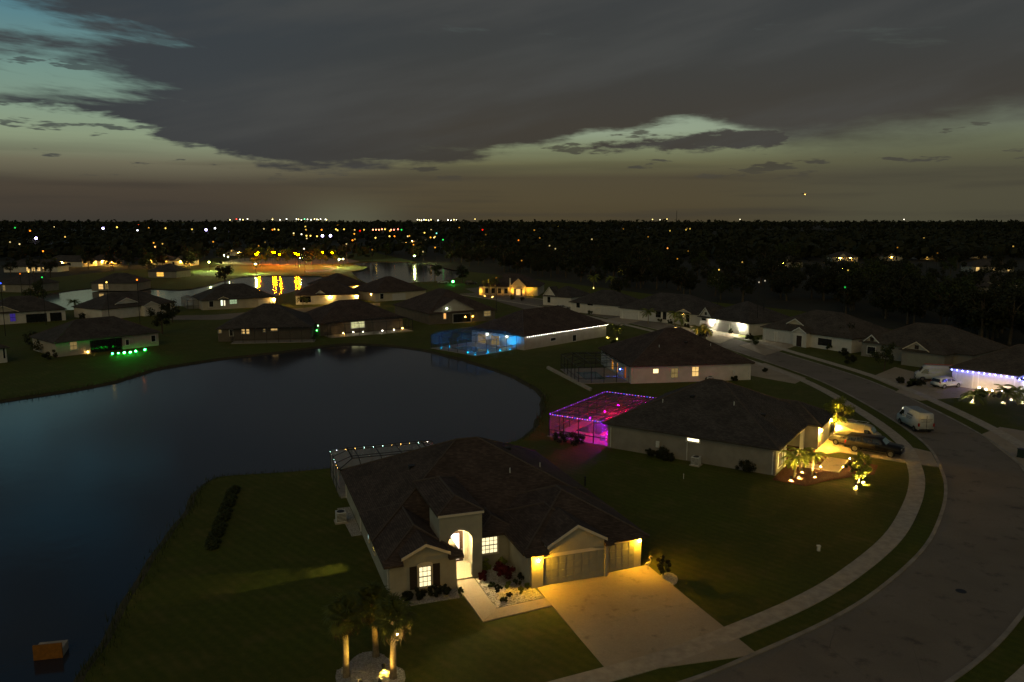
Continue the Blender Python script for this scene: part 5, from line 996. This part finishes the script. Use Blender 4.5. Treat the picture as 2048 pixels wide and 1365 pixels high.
def vehicle(name, label, cat, kind, loc, yaw, pt, extras=None):
    K = KINDS[kind]; e = empty(name, loc, yaw); tag(e, label, cat); Wd = K['W'] / 2; zt_ = max(p[1] for p in K['prof'])
    hw_ = lambda z, o=0: Wd + o - max(0, (z - K['belt']) / (zt_ - K['belt'])) * .20 - max(0, (.6 - z)) * .12
    pr = K['prof']; n_ = len(pr); me = bpy.data.meshes.new('body')
    v = [(p[0], -hw_(p[1]), p[1]) for p in pr] + [(p[0], hw_(p[1]), p[1]) for p in pr]
    f = [tuple(range(n_)), tuple(range(2 * n_ - 1, n_ - 1, -1))] + [(k, n_ + k, n_ + (k + 1) % n_, (k + 1) % n_) for k in range(n_)]
    bm = bmesh.new(); vs = [bm.verts.new(q) for q in v]; [bm.faces.new([vs[i] for i in q]) for q in f]; bmesh.ops.recalc_face_normals(bm, faces=bm.faces)
    bmesh.ops.bevel(bm, geom=[x for x in bm.edges], offset=.06, segments=2, affect='EDGES', clamp_overlap=True); bm.to_mesh(me); bm.free(); me.materials.append(pt)
    for q in me.polygons: q.use_smooth = True
    put(me, 'body', e)
    for sg in (-1, 1):
        for poly in K['side']:
            MB().face([(p[0], sg * hw_(p[1], .012), p[1]) for p in poly]).build('side_window', DARKGLASS, e)
        for x in K['wheels']:
            w = MB().bar((x, sg * (Wd - .24), K['wr']), (x, sg * (Wd + .015), K['wr']), K['wr'], 18).build('wheel', TYRE, e); MB().bar((x, sg * (Wd + .01), K['wr']), (x, sg * (Wd + .03), K['wr']), K['wr'] * .62, 12).build('rim', RIM, w)
            mb = MB(); n2 = 10; R2 = K['wr'] * 1.16
            mb.face([(x + R2 * math.cos(math.pi * k / n2), sg * (Wd + .004 - max(0, .6 - (K['wr'] + R2 * math.sin(math.pi * k / n2))) * .05), K['wr'] + R2 * math.sin(math.pi * k / n2) * .98) for k in range(n2 + 1)] + [(x - R2, sg * Wd, .36), (x + R2, sg * Wd, .36)]).build('wheel_arch', BLACK, e)
        xf, xr = pr[-1][0], pr[0][0]
        MB().box(xf - .10, xf + .012, sg * (Wd - .48) - .16, sg * (Wd - .48) + .30 * (1 if sg > 0 else 0) + (.16 if sg < 0 else .0), K['head'] - .1, K['head'] + .08).build('headlight', HEAD, e)
        MB().box(xr - .015, xr + .12, sg * (Wd - .12) - .09, sg * (Wd - .12) + .09, K['tail'] - .22, K['tail'] + .18).build('tail_light', TAILM, e)
        MB().box(.95 if kind != 'sedan' else .6, 1.1 if kind != 'sedan' else .75, sg * (Wd + .04) - .1, sg * (Wd + .04) + .1, K['belt'] + .05, K['belt'] + .25).build('mirror', pt, e)
        MB().box(K['wheels'][0] + .5, K['wheels'][1] - .5, sg * (Wd - .06) - .03, sg * (Wd - .06) + .03, .3, .42).build('sill', BLACK, e)
    for a, c, m_ in K['cross']:
        p, q = Vector((pr[a][0], 0, pr[a][1])), Vector((pr[c][0], 0, pr[c][1])); d = (q - p).normalized(); nn = Vector((-d.z, 0, d.x)); nn = nn if nn.z > 0 or abs(nn.z) < .3 and nn.x * (1 if a > 3 else -1) > 0 else -nn
        if a < 3 and nn.x > 0: nn = -nn
        p, q = p + d * m_ + nn * .015, q - d * m_ + nn * .015
        MB().face([(p.x, -hw_(p.z) + .12, p.z), (p.x, hw_(p.z) - .12, p.z), (q.x, hw_(q.z) - .12, q.z), (q.x, -hw_(q.z) + .12, q.z)]).build('windscreen' if a > 3 else 'rear_window', DARKGLASS, e)
    xf = pr[-1][0]; MB().box(xf - .1, xf + .02, -Wd * .5, Wd * .5, K['head'] - .16, K['head'] + .04).build('grille', BLACK, e); MB().box(xf - .08, xf + .05, -Wd + .12, Wd - .12, .38, .55).build('front_bumper', CHROME if kind == 'pickup' else BLACK, e)
    MB().box(pr[0][0] - .05, pr[0][0] + .08, -Wd + .12, Wd - .12, .40, .56).build('rear_bumper', CHROME if kind == 'pickup' else BLACK, e); MB().box(pr[0][0] - .03, pr[0][0] - .008, -.26, .26, .62, .76).build('number_plate', WHITEAL, e)
    if extras: extras(e, Wd, hw_)
    return e
def heading(a, c): a, c = gp(*a), gp(*c); return math.atan2(c.y - a.y, c.x - a.x)
def v1(e, Wd, hw_):
    GREY = pm('grey_lettering', (.28, .27, .25), None, 3, .6); x = -2.862
    for k, (y0, y1, z0, z1) in enumerate(((-.7, -.1, 1.75, 1.84), (-.02, .7, 1.75, 1.84), (-.62, .45, 1.56, 1.65), (-.4, .66, 1.40, 1.47))): MB().box(x - .004, x + .01, y0, y1, z0, z1).build('lettering', GREY, e)
    for k, (x0, x1, z0, z1) in enumerate(((-1.2, .2, 1.75, 1.95), (-1.2, .6, 1.5, 1.6), (-.9, .4, 1.32, 1.4))): MB().box(x0, x1, hw_(z0, .004), hw_(z0, .014), z0, z1).build('lettering', GREY, e)
    MB().box(x - .02, x + .01, -.02, .02, .5, 2.25).build('door_seam', BLACK, e); MB().box(-2.6, 1.2, -.75, .75, 2.515, 2.53).build('roof_panel', pm('roof_grey', (.25, .28, .29), None, 2, .5), e)
pv = (gp(1853, 866) + gp(1806, 846)) / 2
vehicle('cargo_van', 'white cargo van with faded lettering parked on the road bend', 'van', 'van', pv, heading((1846, 864), (1806, 843)), PW_, v1)
def rack(e, Wd, hw_):
    for x in (-2.2, -.4, 1.0): MB().bar((x, -.85, 2.75), (x, .85, 2.75), .03, 5).build('rack_bar', WHITEAL, e)
    for y in (-.85, .85):
        MB().bar((-2.4, y, 2.75), (1.2, y, 2.75), .03, 5).build('rack_rail', WHITEAL, e)
        for x in (-2.2, 1.0): MB().bar((x, y, 2.5), (x, y, 2.75), .025, 5).build('rack_post', WHITEAL, e)
vehicle('work_van', 'tan work van with a roof rack behind the dark pickup', 'van', 'van', gp(1715, 880), heading((1690, 884), (1745, 893)) , PT_, rack).scale = (.86, .9, .78)
vehicle('pickup_truck', 'black crew-cab pickup with a bed cap at the taupe house driveway', 'pickup truck', 'pickup', gp(1748, 906), heading((1712, 902), (1790, 915)), PB_)
vehicle('sedan', 'dark graphite sedan nosed towards the floodlit garage', 'car', 'sedan', gp(1702, 893), heading((1730, 897), (1675, 884)), PG_)
vehicle('sport_utility_vehicle', 'white SUV parked before the blue-lit garage doors', 'car', 'suv', gp(1892, 775), heading((1872, 776), (1914, 772)), PW_)
def ladder(e, Wd, hw_):
    for y in (-.2, .2): MB().bar((-2.6, y, 2.72), (1.6, y, 2.72), .035, 5).build('ladder_rail', pm('ladder_orange', (.5, .10, .06), None, 3, .5), e)
    for k in range(11): MB().bar((-2.4 + k * .38, -.2, 2.72), (-2.4 + k * .38, .2, 2.72), .02, 5).build('ladder_rung', WHITEAL, e)
    for x in (-2, 1): MB().bar((x, -.8, 2.62), (x, .8, 2.62), .04, 5).build('rack_bar', WHITEAL, e)
vehicle('ladder_van', 'white van with an orange ladder on its roof behind the white SUV', 'van', 'van', gp(1868, 762), heading((1900, 764), (1832, 760)), PW_, ladder)
vehicle('parked_car', 'dark car parked before the glaring garage lamps', 'car', 'suv', gp(1411, 672), heading((1400, 676), (1425, 668)), PG_)
vehicle('parked_car', 'pale car parked on the dim street below the steep gable', 'car', 'sedan', gp(1124, 620), heading((1112, 620), (1140, 619)), PS_); vehicle('parked_car', 'pale car parked far up the street beside the green lamp', 'car', 'sedan', gp(886, 568), heading((876, 568), (896, 568)), PS_); vehicle('parked_car', 'dark car at the kerb left of the gold-lit front', 'car', 'suv', gp(942, 570), heading((930, 570), (952, 570)), PG_)
bn = empty('wheeled_bin', gp(2043, 916), .5); tag(bn, 'dark wheeled bin at the kerb of the right edge driveway', 'bin'); MB().prism([(-.26, -.3), (.26, -.3), (.3, .34), (-.3, .34)], .06, .95).build('body', pm('bin_green', (.02, .035, .025), None, 3, .6), bn); MB().box(-.33, .33, -.36, .38, .95, 1.03).build('lid', BLACK, bn)
for sg in (-1, 1): MB().bar((sg * .3, .3, .1), (sg * .24, .3, .1), .1, 10).build('wheel', TYRE, bn)
#@@END_VEH
# ================================================================ far country
FAR = random.Random(11)
OCC = [(o.location.x, o.location.y, 14) for o in bpy.data.objects if o.name.startswith('house') and o.parent is None]
def spot_ok(p, pad=0):
    if any(inside(p, P) for P in lakes): return False
    if any((p.x - a) ** 2 + (p.y - c) ** 2 < (r + pad) ** 2 for a, c, r in OCC): return False
    return min((p - q).length_squared for q in road_in[::6]) > 400 if p.y < 330 else True
def far_house(label, x, y, wpx, D=13, wall=WBEIGE, feats=None, yaw=0.0, group='far houses'):
    a, c = gp(x - wpx / 2, y), gp(x + wpx / 2, y); w = min(26, (c - a).length); m_ = (a + c) / 2
    H = House(label, m_ - Vector((math.cos(yaw), math.sin(yaw), 0)) * w / 2, yaw, w, D, hw=3.0, wall=wall, roof=ROOF2, group=group); OCC.append((m_.x, m_.y + D / 2, 15))
    if feats: feats(H, w)
    return H
def lit(cols, S=40, gab=True, lw=None):
    def f(H, w):
        H.win('F', w * .12, w * .22, .7, 2.3, lw); H.win('F', w * .62, w * .72, .7, 2.3, lw); H.gdoor('F', w * .28, w * .5, 2.2)
        if gab: H.gable('F', w * .24, w * .56, 3.0, 3.0 + w * .13, back=4, trim=TRIM, wall=WCREAM)
        for k, t in enumerate(cols): H.lamp('F', w * t, 2.4, (1, .50, .06), S * 2.2, .16)
    return f
def windows(spec):
    def f(H, w):
        for t0, t1, m_ in spec: H.win('F', w * t0, w * t1, .6, 2.5, m_, 2, 2)
    return f
FL = 'far house in the dark trees '
for k, (x, y, w, cs, S, gb) in enumerate(((1690, 524, 50, (.3, .7), 60, True), (1732, 516, 36, (.5,), 30, True), (1786, 522, 44, (.4,), 24, True), (1862, 520, 42, (.3, .8), 40, True), (1912, 517, 34, (.5,), 20, False), (1957, 517, 34, (.5,), 24, True), (1462, 500, 30, (.5,), 10, True), (1570, 484, 28, (.4,), 16, False), (1512, 488, 24, (.6,), 22, False), (1340, 502, 36, (.8,), 30, True), (1580, 535, 46, (.2,), 16, True), (1545, 475, 26, (.5,), 6, True), (1440, 565, 40, (), 1, True), (1700, 545, 44, (.1,), 16, False))):
    far_house(FL + ('with yellow light under both eaves', 'with a small yellow dormer left of the wood', 'with a dim olive gable', 'with a yellow wash on two eaves', 'with one pale yellow eave', 'with a faint yellow gable', 'with a faint grey gable', 'with one amber garage glow', 'with a yellow window glow', 'with an orange lamp at its corner', 'with a pinkish porch glow', 'with a dim grey roof gable', 'wholly unlit behind the long white house', 'with one dim left lamp')[k], x, y, w, 12, WCREAM, lit(cs, S, gb), FAR.uniform(-.3, .3))
far_house('far two-windowed house at the right edge behind the wood', 1985, 545, 80, 12, WBEIGE, windows(((.1, .18, LW), (.5, .56, LW), (.85, .92, LW))), -.1); far_house('far house with one tall lit window at the right edge', 1998, 578, 70, 12, WTAUPE, windows(((.45, .53, LW), (.95, .99, LDIM))), -.2); far_house('far unlit pale house below the right edge windows', 1940, 590, 90, 12, WTAUPE, None, -.3)
for k, (x, y, w, m_, sp) in enumerate(((62, 545, 110, WWHITE, windows(((.42, .48, LW), (.52, .58, LW), (.62, .68, LW), (.72, .78, LW)))), (125, 534, 90, WWHITE, lit((.25, .5), 90, False)), (205, 532, 60, WCREAM, lit((.2, .5, .8), 260, False)), (318, 530, 56, WCREAM, lit((.3, .7), 120, False)), (362, 532, 44, WCREAM, lit((.5, .9), 160, True)), (230, 582, 90, WTAUPE, windows(((.15, .25, LW), (.3, .36, LDIM)))), (325, 556, 60, WTAUPE, windows(((.3, .55, em('window_gold', (1, .5, .08), 1.3, True)),))), (470, 512, 40, WCREAM, lit((.7,), 60, True)), (690, 486, 30, WTAUPE, lit((.5,), 50, False)), (760, 482, 34, WTAUPE, lit((.4, .8), 40, False)), (815, 486, 30, WCREAM, lit((.4, .8), 90, True)), (838, 483, 30, WCREAM, lit((.5,), 90, True)), (30, 585, 90, WTAUPE, windows(((.2, .26, LDIM),))), (700, 451, 70, WCREAM, lit((.1, .3, .5, .7, .9), 260, False)), (610, 475, 36, WCREAM, lit((.2, .6), 60, False)))):
    far_house('far house on the left ' + ('with four arched lit windows', 'lit white along its front', 'glowing orange along its whole front', 'with an amber glow under the tall lamp', 'with an amber gable', 'with two amber lights by the pond', 'with one broad gold window', 'with a bright porch at the park corner', 'with a red-orange front', 'with two amber lamps', 'with two bright yellow garages', 'with a bright yellow gable', 'at the left edge with a dim window', 'with a long row of yellow lights near the horizon', 'with two amber garages')[k], x, y, w, 12, m_, sp, FAR.uniform(-.2, .2))
# lamps on poles
def pole_lamp(label, x, y, hh=7.0, col=WARM, S=20, r=None, group='distant lamps', dist=None):
    if dist is None: P = gp(x, y, hh); base = Vector((P.x, P.y, 0)); d = P.y
    else: q = ray(x, y); t = dist / q.y; base = Vector((q.x * t, dist, 0)); hh = CAMH + q.z * t; d = dist
    r = r or max(.18, min(3.0, d * .0009)); e = empty('street_lamp', base); MB().bar((0, 0, 0), (0, 0, hh - r), max(.08, r * .12), 6).build('pole', BLACK, e); put(bulb_mesh(round(r, 2), col, S), 'bulb', e, (0, 0, hh)); return tag(e, label, 'street lamp', group)
VIO = (.55, .45, 1.0); SOD = (1.0, .36, .05); RED = (1.0, .04, .02); GRN = (.1, 1, .25); YEL = (1, .75, .22)
for k, (x, y, c_, S, rr_) in enumerate(((72, 477, VIO, 26, .9), (206, 457, VIO, 30, 1.7), (412, 460, VIO, 30, 1.5), (430, 457, (.9, .9, 1), 14, 1.3), (645, 472, VIO, 34, 1.0), (661, 472, VIO, 34, 1.0), (567, 453, (.9, .9, 1), 14, 1.5), (275, 461, (.9, .9, 1), 9, 1.0))): pole_lamp(('lowest violet-white lamp at the far left', 'violet-white lamp high at the far left', 'violet-white lamp above the distant road', 'white lamp right of the violet one above the distant road', 'left of a pair of violet-white lamps beyond the park', 'right of a pair of violet-white lamps beyond the park', 'white lamp alone above the park', 'white lamp under the red one')[k], x, y, 12, c_, S * .5, rr_ * 1.15)
for k, (x, y, c_, S) in enumerate(((60, 462, SOD, 14), (234, 455, YEL, 12), (277, 451, (1, .16, .03), 22), (310, 494, (1, .5, .2), 34), (86, 503, SOD, 22), (30, 456, GRN, 2), (331, 457, YEL, 8), (384, 459, YEL, 5), (549, 459, YEL, 8), (545, 460, SOD, 8), (557, 460, YEL, 8), (610, 444, YEL, 10), (611, 454, YEL, 10), (612, 460, YEL, 8), (643, 460, SOD, 10), (672, 459, YEL, 12), (675, 461, YEL, 10), (688, 459, YEL, 8), (705, 481, SOD, 16), (720, 462, RED, 8), (728, 460, YEL, 5), (603, 469, WHITEL, 12), (613, 472, YEL, 14), (621, 472, YEL, 14), (634, 473, YEL, 12), (746, 460, (1, .5, .3), 22), (752, 460, (1, .5, .3), 18), (758, 460, (1, .5, .3), 22), (764, 459, (1, .5, .3), 18), (770, 459, YEL, 10), (782, 460, (1, .5, .3), 18), (788, 460, (1, .4, .3), 22), (796, 459, (1, .4, .3), 22), (803, 460, GRN, 4), (751, 476, YEL, 14), (779, 473, YEL, 12), (789, 473, SOD, 12), (849, 466, YEL, 8), (873, 467, (.3, .8, .7), 6), (886, 480, GRN, 4), (965, 460, RED, 7), (1037, 481, SOD, 12), (1335, 497, (1, .5, .15), 14), (1438, 540, YEL, 12), (1340, 462, YEL, 4), (1680, 454, (.95, .85, 1), 20), (1108, 452, YEL, 4), (1115, 453, YEL, 4), (1372, 460, YEL, 5), (1380, 458, YEL, 4), (1461, 450, YEL, 4), (1696, 541, YEL, 6), (1690, 575, GRN, 3), (1530, 562, WHITEL, 2), (1518, 565, WHITEL, 2), (1, 567, (.1, .2, 1), 9), (57, 544, YEL, 8), (84, 555, GRN, 3), (40, 548, SOD, 2), (274, 560, SOD, 26), (213, 565, YEL, 16), (608, 498, WHITEL, 12), (870, 430 + 44, YEL, 4))):
    pole_lamp({5: 'dim green lamp in the far left trees', 2: 'red-orange lamp high at the far left', 3: 'tall pinkish amber lamp on a pole left of the park', 19: 'red light beyond the park', 40: 'red light right of the town lights', 45: 'lone violet-white lamp in the dark right-hand woods', 55: 'tiny blue lamp at the left edge'}.get(k, 'small ' + ('amber' if c_ in (SOD, WARM) or c_[2] < .2 and c_[1] < .6 else 'yellow' if c_ == YEL else 'green' if c_ == GRN else 'pale') + ' lamp scattered in the distance'), x, y, 12, tuple(v ** 1.5 for v in c_), min(4.5, S * .22 + .6) * (.45 if x > 1000 else 1), group='distant lamps')
for k, x in enumerate((593, 597, 603, 609, 615, 622, 629, 634, 637, 641, 651, 653, 835, 839, 843, 848, 852, 857, 862, 896, 902, 908, 913, 460, 473, 480, 486, 495, 545, 560, 573, 1305, 1320, 1334, 1808, 876, 950, 1480)):
    pole_lamp('tiny lamp on the horizon skyline', x, 438.6 + (k % 3) * .7 + (1.2 if 800 < x < 930 else 0), 0, ((.95, 1, .85), YEL, (1, .9, .6), GRN if k % 7 == 3 else YEL, RED if 470 < x < 490 else WHITEL)[k % 5], 10 if x < 930 else 4, 2.3, 'horizon lamps', 4200)
# park
for k, (x, y) in enumerate(((512, 509), (516, 505), (545, 505), (549, 505), (559, 509), (590, 507), (596, 510), (645, 505), (664, 506))): pole_lamp('amber park lamp ' + ('left of the glowing hedge', 'right of the glowing hedge', 'left of the close pair', 'right of the close pair', 'just below the close pair', 'left beside the big dark tree', 'lower beside the big dark tree', 'at the right end before the last', 'at the far right end')[k], x, y, 7.5, (1, .17, .0), 1500, .40, 'amber park lamps')
for k, (x, y, S) in enumerate(((418, 525, 130), (511, 529, 100), (448, 511, 60), (456, 514, 60), (600, 516, 60), (686, 518, 90), (678, 519, 60), (829, 512, 110))): pole_lamp('white path lamp ' + ('at the left end of the park lawn', 'in the middle of the park lawn', 'at the pavilion', 'beside the pavilion', 'on the bend of the park path', 'at the right tip of the park lawn', 'just left of the right tip', 'on the far bank of the far pond')[k], x, y, 4.6, (.85, 1, .32), S * 60, .2, 'white park lamps')
for k, (x, y, s_, kk) in enumerate(((505, 530, .5, 5), (513, 528, .6, 6), (522, 527, .65, 5), (531, 526, .5, 6), (556, 527, .45, 5), (575, 526, .5, 6), (612, 531, .95, 0), (622, 531, .9, 1), (641, 527, .65, 5), (652, 526, .5, 6), (672, 525, .6, 5), (480, 524, .7, 3), (490, 522, .7, 2), (566, 522, .9, 5), (540, 521, 1.0, 6), (520, 519, 1.0, 5), (595, 520, .9, 0), (636, 520, .9, 6), (665, 519, .8, 5), (410, 520, .9, 0), (395, 528, .9, 1), (380, 540, 1.0, 3), (500, 520, .9, 6), (585, 519, .9, 5))): tree('tree round the amber-lit park lot', gp(x, y), kk, s_, 'park trees', k)
GLOOM = pm('wood_floor_gloom', (.030, .027, .014), (.018, .017, .009), .05, .95)  # litter brown, dark enough to stand for unlit ground among the trees
slab('wood_floor_gloom', [(905, 540), (1050, 556), (1250, 582), (1420, 604), (1600, 622), (1750, 652), (1900, 684), (2250, 750), (2900, 500), (2300, 447), (600, 447), (760, 508)], .014, GLOOM)
slab('wood_floor_gloom', [(-700, 560), (-60, 572), (60, 560), (200, 545), (380, 530), (430, 516), (700, 508), (760, 505), (600, 447), (-600, 447), (-1500, 480)], .010, GLOOM)
# a scatter of small house lights
for k in range(64):
    right = k < 20; x = FAR.uniform(950, 2048) if right else FAR.uniform(0, 940); y = FAR.uniform(449, 560 if right else 505)
    if 480 < x < 720 and y > 495: continue
    pole_lamp('faint small lamp in the far dark ' + ('right-hand woods' if right else 'left-hand quarter'), x, y, FAR.uniform(9, 13), FAR.choice([(1, .45, .05), (1, .6, .12), (1, .75, .3), (1, .4, .03)]), FAR.uniform(.15, .6 if right else 2.2), None, 'faint far lamps')
# woods: single trees as far as they can be told apart, then one mass
def ylim(x):
    pts = [(0, 560), (380, 545), (700, 515), (930, 520), (1050, 540), (1250, 565), (1420, 588), (1600, 600), (1750, 632), (1900, 662), (2048, 700), (2200, 720)]
    for (a, ya), (c, yc) in zip(pts, pts[1:]):
        if a <= x <= c: return ya + (yc - ya) * (x - a) / (c - a)
    return 560
n_t = 0
while n_t < 270:
    x = FAR.uniform(900, 2110); y = 474 + (ylim(x) + 12 - 474) * FAR.random() ** .55; p = gp(x, y)
    if spot_ok(p, 4): tree('dark broadleaf tree in the unlit wood behind the right-hand street', p, FAR.choice((0, 1, 3, 0, 1, 2)), FAR.uniform(.8, 1.35), 'trees of the dark wood', FAR.random() * 6); n_t += 1
n_t = 0
while n_t < 75:
    x = FAR.uniform(-40, 900); y = 480 + (ylim(x) - 480) * FAR.random() ** .8
    if 385 < x < 730 and y > 510: continue
    p = gp(x, y)
    if spot_ok(p, 3): tree('dark broadleaf tree among the far houses on the left', p, FAR.choice((0, 1, 3, 2)), FAR.uniform(.7, 1.15), 'trees among the far left houses', FAR.random() * 6); n_t += 1
mb = MB(); cnt = 0
while cnt < 5200:
    d = 520 * (4300 / 520) ** FAR.random(); ax = FAR.uniform(-.74, .74); p = Vector((ax * d, d, 0)); 
    if d < 900 and (-.40 < ax < .0) and FAR.random() < .8: continue
    if d > 2000 and FAR.random() < .5: pass
    s_ = FAR.uniform(4, 7.5) * (1 + d / 3500); hh = FAR.uniform(6, 11) if d < 1700 else FAR.uniform(10, 24) if FAR.random() < .85 else FAR.uniform(24, 29); cnt += 1
    for q in range(16):
        t = Vector((FAR.gauss(0, 1), FAR.gauss(0, 1), FAR.gauss(0, 1))).normalized(); c_ = p + Vector((t.x * s_ * .7, t.y * s_ * .7, hh * .62 + t.z * hh * .36)); n_ = (t + Vector((FAR.gauss(0, .4), FAR.gauss(0, .4), FAR.gauss(0, .4)))).normalized(); u = n_.orthogonal().normalized(); w = n_.cross(u); a_ = s_ * FAR.uniform(.3, .5)
        mb.face([c_ - u * a_, c_ - w * a_ * .8, c_ + u * a_, c_ + w * a_ * .8])
o = mb.build('distant_wood', LEAFD); o['kind'] = 'stuff'
# cars on the distant road
for k, (x, c_) in enumerate(((325, RED), (332, SOD), (356, SOD), (430, RED), (437, SOD), (503, RED), (245, SOD))):
    e = empty('distant_car', gp(x, 464.6), math.pi if k % 2 else 0); tag(e, 'small car with glowing lamps on the distant road', 'car', 'cars on the distant road'); MB().prism([(-2.2, -.9), (2.2, -.9), (2.2, .9), (-2.2, .9)], .35, .95).build('body', PG_, e); MB().prism([(-1.4, -.8), (1.0, -.8), (1.0, .8), (-1.4, .8)], .95, 1.45).build('cabin', DARKGLASS, e)
    for sg in (-1, 1): put(bulb_mesh(.55, c_, 14), 'tail_light', e, (-2.25, sg * .7, .9))
# radio mast and aircraft
tw = empty('radio_mast', Vector((ray(1353, 441).x / ray(1353, 441).y * 3000, 3000, 0))); tag(tw, 'thin lattice radio mast on the right-hand horizon', 'radio mast')
for a in range(3): MB().bar((math.cos(a * 2.09) * 2, math.sin(a * 2.09) * 2, 0), (math.cos(a * 2.09) * .5, math.sin(a * 2.09) * .5, 62), .35, 4).build('leg', BLACK, tw)
for k in range(12): r_ = 2 - 1.5 * k / 12; MB().bar((r_, 0, k * 5), (-.5 * r_, .87 * r_, k * 5 + 5), .2, 4).build('brace', BLACK, tw)
q = ray(1607, 388); t = 900 / q.y; ap = empty('aircraft', Vector((q.x * t, 900, CAMH + q.z * t)), .6); tag(ap, 'tiny aircraft showing one amber light low in the right-hand sky', 'aircraft')
MB().tube([Vector((-3, 0, .2)), Vector((-1.5, 0, .1)), Vector((1.5, 0, 0)), Vector((2.6, 0, -.1))], [.1, .45, .5, .1], 8).build('fuselage', PS_, ap); MB().box(-.3, .7, -4, 4, .35, .45).build('wing', PS_, ap); MB().box(-3, -2.5, -1.2, 1.2, .2, .26).build('tailplane', PS_, ap); MB().box(-3, -2.4, -.05, .05, .2, 1.1).build('fin', PS_, ap); put(bulb_mesh(.5, (1, .5, .1), 8), 'lamp', ap, (1.5, -1, -.7))
#@@END
